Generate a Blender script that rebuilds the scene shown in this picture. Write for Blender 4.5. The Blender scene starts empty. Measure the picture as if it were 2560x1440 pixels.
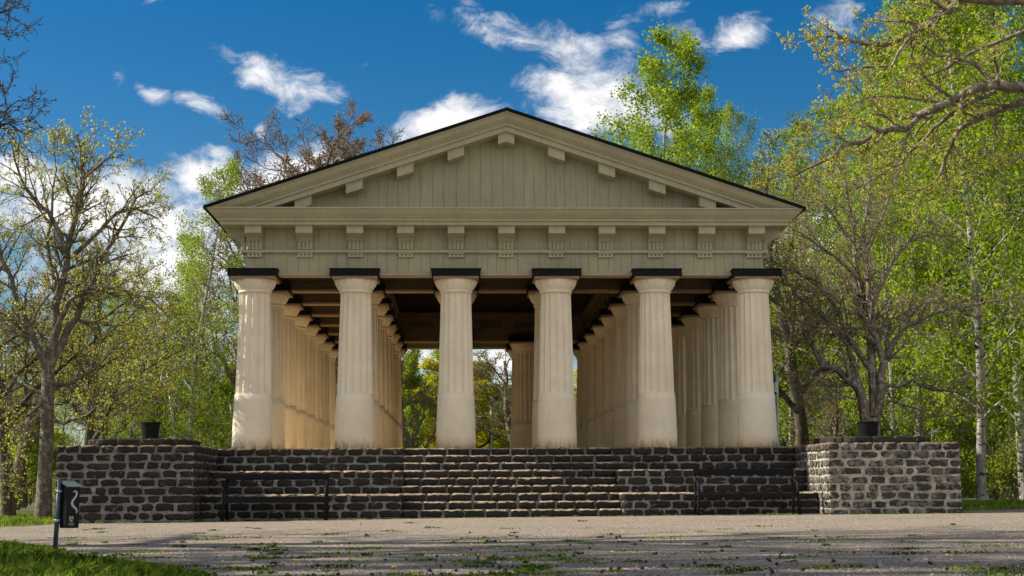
import bpy, math, random
import numpy as np
from mathutils import Vector, Matrix, noise
rad = math.radians
SC = bpy.context.scene
COL = SC.collection

# ------------------------------------------------------------------ camera
F = 3555.0
CAM = Vector((-1.0653, -31.072, 0.62))
YAW, PITCH, ROLL = .0386, .1379, -.005
fw = Vector((math.sin(YAW)*math.cos(PITCH), math.cos(YAW)*math.cos(PITCH), math.sin(PITCH)))
rt = Vector((math.cos(YAW), -math.sin(YAW), 0)); up = rt.cross(fw)
rt, up = math.cos(ROLL)*rt+math.sin(ROLL)*up, -math.sin(ROLL)*rt+math.cos(ROLL)*up
cd = bpy.data.cameras.new('camera'); cam = bpy.data.objects.new('camera', cd); COL.objects.link(cam)
cam.matrix_world = Matrix(((rt.x, up.x, -fw.x, CAM.x), (rt.y, up.y, -fw.y, CAM.y), (rt.z, up.z, -fw.z, CAM.z), (0, 0, 0, 1)))
cd.sensor_width = 36; cd.lens = F/2560*36; cd.clip_start = .1; cd.clip_end = 2000
SC.camera = cam

def W(px, py, Y):
    """world point on the plane y = Y seen at a given place of the survey photograph"""
    d = fw + rt*((px-1280)/F) + up*((720-py)/F)
    return CAM + d*((Y-CAM.y)/d.y)

# ------------------------------------------------------------------ light
SUN_EL, SUN_BACK = rad(37), rad(8.7)
sdir = Vector((-math.cos(SUN_BACK)*math.cos(SUN_EL), math.sin(SUN_BACK)*math.cos(SUN_EL), math.sin(SUN_EL)))
sl = bpy.data.lights.new('sun', 'SUN'); sl.energy = 4.9; sl.angle = rad(.55); sl.color = (1, .92, .78)
so = bpy.data.objects.new('sun', sl); COL.objects.link(so)
so.rotation_euler = sdir.to_track_quat('Z', 'Y').to_euler()

w = bpy.data.worlds.new('World'); SC.world = w; w.use_nodes = True
nt = w.node_tree; nt.nodes.clear()
def N(t, k, **kw):
    n = t.nodes.new(k)
    for a, b in kw.items(): setattr(n, a, b)
    return n
def LK(t, a, b): t.links.new(a, b)
def val(sock, v):
    sock.default_value = v
def mth(t, op, a, b=None, c=None, clamp=False):
    n = N(t, 'ShaderNodeMath', operation=op, use_clamp=clamp)
    for i, x in enumerate((a, b, c)):
        if x is None: continue
        if isinstance(x, (int, float)): n.inputs[i].default_value = x
        else: LK(t, x, n.inputs[i])
    return n.outputs[0]
out = N(nt, 'ShaderNodeOutputWorld'); bg = N(nt, 'ShaderNodeBackground'); LK(nt, bg.outputs[0], out.inputs[0])
sky = N(nt, 'ShaderNodeTexSky', sky_type='NISHITA'); sky.sun_disc = False
sky.sun_elevation = SUN_EL
sky.sun_rotation = math.atan2(sdir.x, sdir.y)
sky.air_density = 1.0; sky.dust_density = .35; sky.ozone_density = 2.5; sky.altitude = 100
bg.inputs[1].default_value = .112
hs = N(nt, 'ShaderNodeHueSaturation'); hs.inputs['Saturation'].default_value = 1.5; hs.inputs['Value'].default_value = .485
LK(nt, sky.outputs[0], hs.inputs['Color'])
# clouds: gnomonic coordinates u=x/y, v=z/y of the sky direction, so they stay put in the sky
tc = N(nt, 'ShaderNodeTexCoord'); sx = N(nt, 'ShaderNodeSeparateXYZ'); LK(nt, tc.outputs['Generated'], sx.inputs[0])
ysafe = mth(nt, 'MAXIMUM', sx.outputs[1], .02)
u_ = mth(nt, 'DIVIDE', sx.outputs[0], ysafe); v_ = mth(nt, 'DIVIDE', sx.outputs[2], ysafe)
cv = N(nt, 'ShaderNodeCombineXYZ'); LK(nt, u_, cv.inputs[0]); LK(nt, v_, cv.inputs[1])
def fbm(scale, det, rough, dist, off):
    m = N(nt, 'ShaderNodeMapping'); LK(nt, cv.outputs[0], m.inputs[0]); m.inputs['Location'].default_value = off
    m.inputs['Scale'].default_value = (1, 1.5, 1)
    n = N(nt, 'ShaderNodeTexNoise'); LK(nt, m.outputs[0], n.inputs['Vector'])
    n.inputs['Scale'].default_value = scale; n.inputs['Detail'].default_value = det
    n.inputs['Roughness'].default_value = rough; n.inputs['Distortion'].default_value = dist
    return n.outputs[0]
# warp
wn = N(nt, 'ShaderNodeTexNoise'); LK(nt, cv.outputs[0], wn.inputs['Vector']); wn.inputs['Scale'].default_value = 14; wn.inputs['Detail'].default_value = 6
wv = N(nt, 'ShaderNodeVectorMath', operation='MULTIPLY_ADD'); LK(nt, wn.outputs['Color'], wv.inputs[0])
wv.inputs[1].default_value = (.05, .05, 0); LK(nt, cv.outputs[0], wv.inputs[2])
CL = [(1290, 75, 150, 55, 14, .8), (1440, 130, 110, 60, 20, .85), (1490, 240, 170, 95, 10, 1.15), (1400, 270, 90, 60, 0, .9), (1110, 318, 120, 42, -10, 1.2),
      (720, 200, 120, 42, 18, .95), (830, 225, 50, 26, 10, .7), (550, 125, 90, 26, 38, .55), (375, 225, 55, 26, 28, .85), (495, 265, 75, 26, 22, .75),
      (550, 375, 50, 30, 20, .72), (280, 190, 22, 30, 0, .5), (1870, 80, 80, 38, 0, .95), (1745, 75, 60, 40, 0, .7), (2085, 60, 70, 75, 0, .65), (1560, 90, 70, 60, 0, .6),
      (1690, 10, 120, 26, 0, .6), (330, 10, 90, 26, 8, .55), (665, 325, 25, 26, 0, .6),
      (720, 425, 130, 60, -10, 1.2), (560, 440, 150, 55, 0, 1.1), (60, 420, 120, 50, 0, 1.1), (220, 520, 240, 80, 0, 1.1), (420, 620, 220, 140, 0, 1.1), (520, 760, 160, 140, 0, .95), (560, 900, 160, 50, 0, .95),
      (80, 700, 200, 80, 0, .8), (2230, 510, 170, 110, 0, 1.0), (2000, 620, 200, 110, 0, .95), (2400, 640, 180, 120, 0, .9), (1250, 895, 90, 45, 0, 1.2), (1040, 900, 110, 60, 0, .95), (1180, 1000, 500, 90, 0, .8)]
acc = None
for (cx, cy, rx, ry, an, s) in CL:
    d = fw + rt*((cx-1280)/F) + up*((720-cy)/F); u0, v0 = d.x/d.y, d.z/d.y
    m = N(nt, 'ShaderNodeMapping', vector_type='TEXTURE'); LK(nt, wv.outputs[0], m.inputs[0])
    m.inputs['Location'].default_value = (u0+.025, v0+.025, 0); m.inputs['Rotation'].default_value = (0, 0, -rad(an)); m.inputs['Scale'].default_value = (1.35*rx/F, 1.35*ry/F, 1)
    ln = N(nt, 'ShaderNodeVectorMath', operation='LENGTH'); LK(nt, m.outputs[0], ln.inputs[0])
    mr = N(nt, 'ShaderNodeMapRange', interpolation_type='SMOOTHSTEP'); LK(nt, ln.outputs['Value'], mr.inputs[0])
    mr.inputs[1].default_value = 0; mr.inputs[2].default_value = 1.6; mr.inputs[3].default_value = s+(.1 if s > .9 else .0); mr.inputs[4].default_value = 0
    acc = mr.outputs[0] if acc is None else mth(nt, 'MAXIMUM', acc, mr.outputs[0])
n1 = fbm(30, 14, .68, .45, (3.1, 1.7, 0))
dens = mth(nt, 'MULTIPLY_ADD', n1, 1.9, -1.22)
dens = mth(nt, 'ADD', dens, acc)
mr = N(nt, 'ShaderNodeMapRange', interpolation_type='SMOOTHSTEP'); LK(nt, dens, mr.inputs[0])
mr.inputs[1].default_value = .08; mr.inputs[2].default_value = 1.0; mr.inputs[3].default_value = 0; mr.inputs[4].default_value = .96
infront = mth(nt, 'GREATER_THAN', sx.outputs[1], .05)
nb = N(nt, 'ShaderNodeTexNoise'); LK(nt, tc.outputs['Generated'], nb.inputs['Vector']); nb.inputs['Scale'].default_value = 3.2; nb.inputs['Detail'].default_value = 8; nb.inputs['Roughness'].default_value = .6  # unseen clouds behind the camera, added as neutral fill for the shaded facade
mb_ = N(nt, 'ShaderNodeMapRange', interpolation_type='SMOOTHSTEP'); LK(nt, nb.outputs[0], mb_.inputs[0]); mb_.inputs[1].default_value = .36; mb_.inputs[2].default_value = .54; mb_.inputs[3].default_value = 0; mb_.inputs[4].default_value = .95
bk = mth(nt, 'LESS_THAN', sx.outputs[1], -.15)
cfac = mth(nt, 'ADD', mth(nt, 'MULTIPLY', mr.outputs[0], infront), mth(nt, 'MULTIPLY', mb_.outputs[0], bk))
n2 = fbm(60, 6, .6, 0, (9.1, 4.7, 0))
cr = N(nt, 'ShaderNodeMapRange'); LK(nt, n2, cr.inputs[0]); cr.inputs[1].default_value = .3; cr.inputs[2].default_value = .7; cr.inputs[3].default_value = 4.6; cr.inputs[4].default_value = 6.8
cc = N(nt, 'ShaderNodeCombineColor'); LK(nt, cr.outputs[0], cc.inputs[0]); LK(nt, mth(nt, 'MULTIPLY', cr.outputs[0], .98), cc.inputs[1]); LK(nt, mth(nt, 'MULTIPLY', cr.outputs[0], .96), cc.inputs[2])
mx = N(nt, 'ShaderNodeMix', data_type='RGBA'); LK(nt, cfac, mx.inputs[0]); LK(nt, hs.outputs[0], mx.inputs[6]); LK(nt, cc.outputs[0], mx.inputs[7])
LK(nt, mx.outputs[2], bg.inputs[0])

SC.render.engine = 'CYCLES'
SC.view_settings.view_transform = 'Standard'; SC.view_settings.look = 'None'
SC.view_settings.exposure = 0.78; SC.view_settings.gamma = 1.0
SC.cycles.max_bounces = 8; SC.cycles.diffuse_bounces = 5; SC.cycles.transmission_bounces = 4; SC.cycles.transparent_max_bounces = 4

# ------------------------------------------------------------------ helpers
def tag(o, label=None, cat=None, group=None, kind=None):
    if label: o['label'] = label
    if cat: o['category'] = cat
    if group: o['group'] = group
    if kind: o['kind'] = kind
    return o
def empty(name, loc=(0, 0, 0), rz=0, parent=None):
    o = bpy.data.objects.new(name, None); COL.objects.link(o); o.location = loc; o.rotation_euler = (0, 0, rz); o.empty_display_size = .2
    if parent: o.parent = parent
    return o
def link(name, me, parent=None, loc=None, rz=0):
    o = bpy.data.objects.new(name, me); COL.objects.link(o)
    if parent: o.parent = parent
    if loc is not None: o.location = loc
    if rz: o.rotation_euler = (0, 0, rz)
    return o
def copy_tree(o, parent=None):
    c = o.copy(); COL.objects.link(c); c.parent = parent
    for ch in list(o.children): copy_tree(ch, c)
    return c
def mesh_np(name, V, Q, mat, smooth=False, tone=None):
    V = np.asarray(V, np.float32); Q = np.asarray(Q, np.int32); k = Q.shape[1]
    me = bpy.data.meshes.new(name); me.vertices.add(len(V)); me.vertices.foreach_set('co', V.ravel())
    me.loops.add(Q.size); me.loops.foreach_set('vertex_index', Q.ravel())
    me.polygons.add(len(Q)); me.polygons.foreach_set('loop_start', np.arange(len(Q), dtype=np.int32)*k)
    me.update(calc_edges=True)
    if smooth: me.polygons.foreach_set('use_smooth', np.ones(len(Q), bool))
    if tone is not None:
        a = me.attributes.new('tone', 'FLOAT', 'FACE'); a.data.foreach_set('value', np.asarray(tone, np.float32))
    me.materials.append(mat)
    return me
class MB:
    def __init__(s): s.v = []; s.f = []
    def poly(s, vs, fs):
        b = len(s.v); s.v += [tuple(v) for v in vs]; s.f += [tuple(b+i for i in f) for f in fs]; return s
    def box(s, x0, x1, y0, y1, z0, z1):
        return s.poly([(x0, y0, z0), (x1, y0, z0), (x1, y1, z0), (x0, y1, z0), (x0, y0, z1), (x1, y0, z1), (x1, y1, z1), (x0, y1, z1)],
                      [(0, 3, 2, 1), (4, 5, 6, 7), (0, 1, 5, 4), (1, 2, 6, 5), (2, 3, 7, 6), (3, 0, 4, 7)])
    def hexa(s, p):   # eight corners, bottom four then top four
        return s.poly(p, [(0, 3, 2, 1), (4, 5, 6, 7), (0, 1, 5, 4), (1, 2, 6, 5), (2, 3, 7, 6), (3, 0, 4, 7)])
    def prism(s, pts, ax, a, b):
        n = len(pts)
        def mk(p, t): return {'x': (t, p[0], p[1]), 'y': (p[0], t, p[1]), 'z': (p[0], p[1], t)}[ax]
        return s.poly([mk(p, a) for p in pts]+[mk(p, b) for p in pts],
                      [tuple(range(n))[::-1], tuple(range(n, 2*n))]+[(i, (i+1) % n, n+(i+1) % n, n+i) for i in range(n)])
    def lathe(s, prof, n=32, c=(0, 0), ex=None):
        vs = []; m = len(prof)
        for (r, z) in prof:
            for k in range(n):
                a = 2*math.pi*k/n; rr = r*(ex(k, z) if ex else 1)
                vs.append((c[0]+rr*math.cos(a), c[1]+rr*math.sin(a), z))
        fs = [(j*n+k, j*n+(k+1) % n, (j+1)*n+(k+1) % n, (j+1)*n+k) for j in range(m-1) for k in range(n)]
        fs += [tuple(range(n))[::-1], tuple((m-1)*n+k for k in range(n))]
        return s.poly(vs, fs)
    def tube(s, pts, r, n=8):
        V, Q = tube_np(np.array(pts, float), np.full(len(pts), r) if np.isscalar(r) else np.array(r), n)
        b = len(s.v); s.v += [tuple(v) for v in V]; s.f += [tuple(b+int(i) for i in q) for q in Q]
        s.f += [tuple(b+i for i in range(n))[::-1], tuple(b+len(V)-n+i for i in range(n))]
        return s
    def mesh(s, name, mat, smooth=False, bevel=0):
        me = bpy.data.meshes.new(name); me.from_pydata(s.v, [], s.f); me.update()
        if smooth: me.polygons.foreach_set('use_smooth', [True]*len(me.polygons))
        me.materials.append(mat); return me
    def build(s, name, mat, parent=None, smooth=False, loc=None, bevel=0):
        import bmesh
        me = s.mesh(name, mat, smooth)
        bm = bmesh.new(); bm.from_mesh(me); bmesh.ops.recalc_face_normals(bm, faces=bm.faces); bm.to_mesh(me); bm.free()
        o = link(name, me, parent, loc)
        if bevel:
            b = o.modifiers.new('bevel', 'BEVEL'); b.width = bevel; b.segments = 2; b.limit_method = 'ANGLE'
        return o
def tube_np(P, Rr, n):
    T = np.gradient(P, axis=0); T /= np.linalg.norm(T, axis=1)[:, None]+1e-9
    ref = np.array([.31, .17, .93]) if abs(T[0, 2]) < .8 else np.array([.9, .3, .1])
    A = np.cross(T, ref); A /= np.linalg.norm(A, axis=1)[:, None]+1e-9; B = np.cross(T, A)
    th = np.arange(n)*2*math.pi/n
    V = P[:, None, :]+Rr[:, None, None]*(np.cos(th)[None, :, None]*A[:, None, :]+np.sin(th)[None, :, None]*B[:, None, :])
    m = len(P); i = np.arange(m-1)[:, None]*n; k = np.arange(n)[None, :]; k2 = (k+1) % n
    Q = np.stack([i+k, i+k2, i+n+k2, i+n+k], -1).reshape(-1, 4)
    return V.reshape(-1, 3), Q

# ------------------------------------------------------------------ materials
def mat(name):
    m = bpy.data.materials.new(name); m.use_nodes = True; t = m.node_tree
    return m, t, t.nodes['Principled BSDF']
def ramp(t, fac, stops, interp='LINEAR'):
    r = N(t, 'ShaderNodeValToRGB'); r.color_ramp.interpolation = interp
    e = r.color_ramp.elements
    while len(e) < len(stops): e.new(.5)
    for i, (p, c) in enumerate(stops): e[i].position = p; e[i].color = (*c, 1) if len(c) == 3 else c
    LK(t, fac, r.inputs[0]); return r.outputs[0]
def noi(t, scale, det=5, rough=.6, vec=None, dist=0, sc3=None, kind='Object'):
    c = N(t, 'ShaderNodeTexCoord'); v = vec or c.outputs[kind]
    if sc3:
        m = N(t, 'ShaderNodeMapping'); LK(t, v, m.inputs[0]); m.inputs['Scale'].default_value = sc3; v = m.outputs[0]
    n = N(t, 'ShaderNodeTexNoise'); LK(t, v, n.inputs['Vector']); n.inputs['Scale'].default_value = scale
    n.inputs['Detail'].default_value = det; n.inputs['Roughness'].default_value = rough; n.inputs['Distortion'].default_value = dist
    return n.outputs[0]
def mixc(t, f, a, b, mode='MIX'):
    m = N(t, 'ShaderNodeMix', data_type='RGBA', blend_type=mode)
    for s, x in ((0, f), (6, a), (7, b)):
        if isinstance(x, (int, float)): m.inputs[s].default_value = x
        elif isinstance(x, tuple): m.inputs[s].default_value = (*x, 1)
        else: LK(t, x, m.inputs[s])
    return m.outputs[2]
def bump(t, bs, h, strength, dist=.01):
    b = N(t, 'ShaderNodeBump'); LK(t, h, b.inputs['Height']); b.inputs['Strength'].default_value = strength; b.inputs['Distance'].default_value = dist
    LK(t, b.outputs[0], bs.inputs['Normal'])
def simple(name, c, rough=.6, var=.25, scale=9, bmp=.1, metal=0, sc3=None):
    m, t, b = mat(name)
    n = noi(t, scale, 6, .65, sc3=sc3)
    lo = tuple(x*(1-var) for x in c); hi = tuple(min(1, x*(1+var)) for x in c)
    LK(t, ramp(t, n, [(.3, lo), (.7, hi)]), b.inputs['Base Color'])
    b.inputs['Roughness'].default_value = rough; b.inputs['Metallic'].default_value = metal
    if max(c) < .03: b.inputs['Specular IOR Level'].default_value = .14
    if bmp: bump(t, b, noi(t, scale*8, 4), bmp)
    return m
# sage grey-green paint on boards, chalky, with weather streaks
def paint(name, c, dirty):
    m, t, b = mat(name)
    big = noi(t, 1.4, 6, .7, sc3=(1, 1, .35)); streak = noi(t, 7, 7, .75, sc3=(2.2, 2.2, .22)); spk = noi(t, 45, 4, .7)
    col = mixc(t, ramp(t, big, [(.35, (0, 0, 0)), (.68, (1, 1, 1))]), c, tuple(x*.82 for x in c))
    col = mixc(t, mth(t, 'MULTIPLY', ramp(t, streak, [(.48, (0, 0, 0)), (.74, (1, 1, 1))]), .8), col, dirty)
    col = mixc(t, mth(t, 'MULTIPLY', ramp(t, spk, [(.58, (0, 0, 0)), (.75, (1, 1, 1))]), .28), col, tuple(x*.6 for x in c))
    LK(t, col, b.inputs['Base Color']); b.inputs['Roughness'].default_value = .72
    bump(t, b, noi(t, 30, 5, .6, sc3=(3, 3, .5)), .12, .006)
    return m
M = {}
M['paint'] = paint('sage_paint', (.38, .345, .225), (.23, .215, .135))
M['trim'] = paint('cream_paint', (.43, .39, .255), (.29, .26, .165))
M['soffit'] = paint('beige_soffit', (.42, .34, .23), (.28, .22, .15))
# plaster of the columns
m, t, b = mat('column_plaster')
geo = N(t, 'ShaderNodeTexCoord'); sp = N(t, 'ShaderNodeSeparateXYZ'); LK(t, geo.outputs['Object'], sp.inputs[0])
oi = N(t, 'ShaderNodeObjectInfo'); ofs = N(t, 'ShaderNodeVectorMath', operation='MULTIPLY_ADD')
LK(t, oi.outputs['Random'], ofs.inputs[0]); ofs.inputs[1].default_value = (17, 31, 0); LK(t, geo.outputs['Object'], ofs.inputs[2])
vv = ofs.outputs[0]
big = noi(t, 1.6, 6, .65, vec=vv); fine = noi(t, 60, 4, .7, vec=vv); st = noi(t, 6, 8, .7, vec=vv, sc3=(2, 2, .45))
col = mixc(t, ramp(t, big, [(.35, (0, 0, 0)), (.7, (1, 1, 1))]), (.80, .70, .54), (.68, .58, .43))
col = mixc(t, mth(t, 'MULTIPLY', ramp(t, fine, [(.5, (0, 0, 0)), (.72, (1, 1, 1))]), .25), col, (.48, .38, .27))
low = N(t, 'ShaderNodeMapRange'); LK(t, sp.outputs[2], low.inputs[0]); low.inputs[1].default_value = 0; low.inputs[2].default_value = .55; low.inputs[3].default_value = .26; low.inputs[4].default_value = -.3
ms = ramp(t, mth(t, 'ADD', st, low.outputs[0]), [(.6, (0, 0, 0)), (.82, (1, 1, 1))])
st2 = noi(t, 3, 9, .75, vec=vv, sc3=(1.6, 1.6, .35))
col = mixc(t, mth(t, 'MULTIPLY', ramp(t, st2, [(.52, (0, 0, 0)), (.7, (1, 1, 1))]), .22), col, (.42, .37, .28))
pit = noi(t, 26, 3, .6, vec=vv); col = mixc(t, mth(t, 'MULTIPLY', ramp(t, pit, [(.70, (0, 0, 0)), (.73, (1, 1, 1))]), .6), col, (.2, .17, .12))
col = mixc(t, mth(t, 'MULTIPLY', ms, .75), col, (.17, .165, .13))
LK(t, col, b.inputs['Base Color']); b.inputs['Roughness'].default_value = .85
bump(t, b, fine, .22, .006); M['plaster'] = m
M['black'] = simple('black_sheet_metal', (.007, .007, .0075), .75, .4, 6, .05)
M['roof'] = simple('black_roof_felt', (.007, .007, .008), .85, .4, 3, .2)
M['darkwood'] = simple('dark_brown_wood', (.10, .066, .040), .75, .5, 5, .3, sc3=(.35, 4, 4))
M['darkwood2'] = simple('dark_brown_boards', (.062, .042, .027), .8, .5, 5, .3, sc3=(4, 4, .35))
M['edgewood'] = simple('tan_beam_edge', (.30, .2, .12), .7, .3, 5, .1, sc3=(.5, 4, 4))
M['floor'] = simple('sandy_floor', (.76, .56, .31), .9, .18, 3, .2)
M['iron'] = simple('black_painted_iron', (.006, .0065, .008), .5, .5, 12, .06)
M['slat'] = simple('blue_black_slats', (.007, .008, .012), .55, .4, 10, .1, sc3=(.3, 5, 5))
M['pot'] = simple('black_plastic_pot', (.005, .0045, .0045), .6, .3, 8, .03)
M['soil'] = simple('dark_soil', (.05, .035, .025), .95, .4, 30, .3)
M['galv'] = simple('galvanised_steel', (.42, .45, .50), .45, .15, 20, .03, metal=.3)
M['lampwhite'] = simple('white_lamp_housing', (.7, .72, .74), .4, .1, 10, 0)
M['binblack'] = simple('black_powder_coat', (.006, .006, .006), .5, .4, 14, .05)
M['bingrey'] = simple('faded_decal_board', (.016, .014, .013), .5, .3, 10, .02)
M['decal'] = simple('worn_white_print', (.5, .48, .42), .6, .25, 60, 0)
M['teal'] = simple('blue_green_painted_pole', (.032, .065, .08), .4, .3, 10, .05)
M['lid'] = simple('weathered_green_lid', (.20, .22, .17), .45, .3, 12, .05)
M['yellow'] = simple('dandelion_yellow', (.85, .55, .01), .8, .1, 50, 0)
M['cone'] = simple('brown_pine_cone', (.045, .02, .015), .9, .4, 60, .3)
# slag stone and mortar
def stone(name, smear, lit_dust=(.24, .165, .095), df=.8):
    m, t, b = mat(name); b.inputs['Roughness'].default_value = .9; b.inputs['Specular IOR Level'].default_value = .12
    at = N(t, 'ShaderNodeAttribute', attribute_name='tone')
    n = noi(t, 14, 9, .75); n2 = noi(t, 3.5, 6, .6); n3 = noi(t, 48, 5, .75)
    base = ramp(t, at.outputs['Fac'], [(0, (.010, .009, .008)), (.3, (.024, .017, .013)), (.6, (.014, .013, .012)), (.8, (.040, .034, .028)), (1, (.042, .025, .017))])
    base = mixc(t, ramp(t, n3, [(.40, (0, 0, 0)), (.66, (1, 1, 1))]), base, (.085, .077, .068))
    base = mixc(t, .4, base, (.008, .007, .006)) if smear < .3 else base
    f = ramp(t, mth(t, 'MULTIPLY_ADD', n2, .9, mth(t, 'MULTIPLY', n, 1.1)), [(1.09-smear*.3, (0, 0, 0)), (1.25-smear*.26, (1, 1, 1))])
    f = mth(t, 'MULTIPLY_ADD', n2, .7, mth(t, 'MULTIPLY', n, .8))
    mr = N(t, 'ShaderNodeMapRange', clamp=True); LK(t, f, mr.inputs[0]); mr.inputs[1].default_value = .92-smear*.28; mr.inputs[2].default_value = 1.02-smear*.24
    mr.inputs[3].default_value = 0; mr.inputs[4].default_value = .8
    col = mixc(t, mr.outputs[0], base, (.22, .205, .18))
    # moss and dust colour on upward faces, also painting in lit tread edges
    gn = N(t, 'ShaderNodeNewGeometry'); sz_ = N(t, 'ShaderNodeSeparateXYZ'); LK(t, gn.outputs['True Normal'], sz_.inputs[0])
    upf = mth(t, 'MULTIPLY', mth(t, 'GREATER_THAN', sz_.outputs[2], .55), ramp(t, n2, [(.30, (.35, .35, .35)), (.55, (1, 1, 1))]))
    col = mixc(t, mth(t, 'MULTIPLY', upf, df), col, lit_dust)
    LK(t, col, b.inputs['Base Color']); bump(t, b, n, .55, .02)
    return m
def mortar(name, c):
    m, t, b = mat(name); b.inputs['Roughness'].default_value = .95
    n = noi(t, 9, 8, .7); n2 = noi(t, 3.4, 8, .72)
    col = ramp(t, n, [(.3, tuple(x*.55 for x in c)), (.55, c), (.75, tuple(x*1.2 for x in c))])
    col = mixc(t, mth(t, 'MULTIPLY', ramp(t, n2, [(.42, (0, 0, 0)), (.66, (1, 1, 1))]), .8), col, tuple(x*.22 for x in c))
    LK(t, col, b.inputs['Base Color']); bump(t, b, noi(t, 25, 8, .7), .6, .02)
    return m
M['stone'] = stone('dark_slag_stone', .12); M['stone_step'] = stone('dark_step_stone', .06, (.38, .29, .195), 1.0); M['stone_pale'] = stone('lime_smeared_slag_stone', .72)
M['mortar'] = mortar('grey_mortar', (.27, .26, .24)); M['mortar_pale'] = mortar('pale_mortar', (.46, .42, .34))
# ground
m, t, b = mat('pinkish_gravel'); b.inputs['Roughness'].default_value = .95
g1 = noi(t, 34, 6, .85); g2 = noi(t, 1.1, 7, .6); g3 = noi(t, 22, 5, .7); g4 = noi(t, .35, 4, .6)
vo = N(t, 'ShaderNodeTexVoronoi'); cc_ = N(t, 'ShaderNodeTexCoord'); LK(t, cc_.outputs['Object'], vo.inputs['Vector']); vo.inputs['Scale'].default_value = 42
col = ramp(t, g1, [(.32, (.11, .085, .065)), (.48, (.30, .24, .187)), (.7, (.50, .415, .335))])
col = mixc(t, mth(t, 'MULTIPLY', ramp(t, vo.outputs['Color'], [(.2, (1, 1, 1)), (.5, (0, 0, 0))]), .45), col, (.19, .15, .115))
col = mixc(t, mth(t, 'MULTIPLY', ramp(t, g2, [(.42, (0, 0, 0)), (.68, (1, 1, 1))]), .5), col, (.24, .195, .145))
mossf = mth(t, 'MULTIPLY', ramp(t, mth(t, 'MULTIPLY', g3, mth(t, 'ADD', g4, .5)), [(.53, (0, 0, 0)), (.66, (1, 1, 1))]), .6)
col = mixc(t, mossf, col, (.10, .12, .04))
LK(t, col, b.inputs['Base Color'])
hsum = mth(t, 'ADD', mth(t, 'MULTIPLY', g3, .8), mth(t, 'ADD', mth(t, 'MULTIPLY', vo.outputs['Distance'], -.35), mth(t, 'MULTIPLY', g2, 3.0)))
bump(t, b, hsum, 1.0, .05); M['gravel'] = m
m, t, b = mat('woodland_grass_floor'); b.inputs['Roughness'].default_value = 1
g1 = noi(t, 18, 6, .7); g2 = noi(t, .5, 5, .6)
col = ramp(t, g1, [(.3, (.035, .05, .012)), (.55, (.09, .12, .03)), (.75, (.16, .15, .06))])
col = mixc(t, ramp(t, g2, [(.45, (0, 0, 0)), (.62, (1, 1, 1))]), col, (.12, .10, .055))
LK(t, col, b.inputs['Base Color']); bump(t, b, g1, .6, .05); M['lawn'] = m
def leafmat(name, a, bb, trans=.5, vary=None):
    m = bpy.data.materials.new(name); m.use_nodes = True; t = m.node_tree; t.nodes.clear()
    o = N(t, 'ShaderNodeOutputMaterial'); at = N(t, 'ShaderNodeAttribute', attribute_name='tone')
    c = ramp(t, at.outputs['Fac'], [(0, a), (1, bb)] if not vary else [(0, a), (.8, bb), (.93, vary)])
    d = N(t, 'ShaderNodeBsdfDiffuse'); tr = N(t, 'ShaderNodeBsdfTranslucent'); LK(t, c, d.inputs[0])
    hc = N(t, 'ShaderNodeHueSaturation'); hc.inputs['Value'].default_value = 1.25; LK(t, c, hc.inputs['Color']); LK(t, hc.outputs[0], tr.inputs[0])
    ms_ = N(t, 'ShaderNodeMixShader'); ms_.inputs[0].default_value = trans; LK(t, d.outputs[0], ms_.inputs[1]); LK(t, tr.outputs[0], ms_.inputs[2])
    LK(t, ms_.outputs[0], o.inputs[0]); return m
M['leaf_birch'] = leafmat('fresh_birch_leaves', (.09, .17, .010), (.40, .49, .035), .5)
M['leaf_green'] = leafmat('spring_green_leaves', (.10, .17, .014), (.40, .48, .04), .55)
M['leaf_bud'] = leafmat('yellow_green_buds', (.26, .28, .03), (.58, .56, .09), .45, (.20, .11, .04))
M['leaf_under'] = leafmat('undergrowth_leaves', (.08, .11, .015), (.33, .38, .05), .45, (.22, .15, .06))
M['leaf_yellow'] = leafmat('yellow_maple_flowers', (.30, .30, .012), (.62, .58, .03), .5)
M['leaf_brown'] = leafmat('red_brown_buds', (.14, .10, .065), (.27, .20, .12), .3, (.30, .30, .03))
M['leaf_tan'] = leafmat('dull_tan_buds', (.14, .10, .04), (.30, .25, .09), .35, (.22, .30, .04))
M['grass'] = leafmat('grass_blades', (.04, .085, .010), (.26, .34, .04), .4)
M['weed'] = leafmat('weed_leaves', (.035, .08, .010), (.22, .28, .03), .4)
def barkmat(name, a, bb, sc3=(1, 1, .3), lichen=None, birch=False):
    m, t, b = mat(name); b.inputs['Roughness'].default_value = .95
    n = noi(t, 16, 7, .7, sc3=sc3, kind='Object'); n2 = noi(t, 3, 5, .6)
    col = ramp(t, n, [(.35, a), (.65, bb)])
    if lichen: col = mixc(t, mth(t, 'MULTIPLY', ramp(t, noi(t, 9, 8, .7), [(.5, (0, 0, 0)), (.62, (1, 1, 1))]), .8), col, lichen)
    if birch:
        k = noi(t, 5, 6, .7, sc3=(1, 1, 3.5))
        col = mixc(t, ramp(t, k, [(.53, (0, 0, 0)), (.6, (1, 1, 1))]), col, (.02, .018, .015))
    LK(t, col, b.inputs['Base Color']); bump(t, b, n, .6, .02); return m
M['bark'] = barkmat('grey_brown_bark', (.07, .05, .037), (.24, .185, .135), lichen=(.36, .33, .27))
M['bark_light'] = barkmat('pale_brown_bark', (.07, .052, .038), (.24, .185, .14), lichen=(.42, .38, .32)); M['bark_mid'] = barkmat('mottled_grey_bark', (.045, .034, .025), (.16, .125, .095), lichen=(.26, .25, .20))
M['bark_dark'] = barkmat('dark_bark', (.03, .022, .016), (.09, .068, .05), lichen=(.17, .16, .12))
M['bark_birch'] = barkmat('white_birch_bark', (.13, .12, .10), (.40, .38, .34), birch=True)
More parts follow.
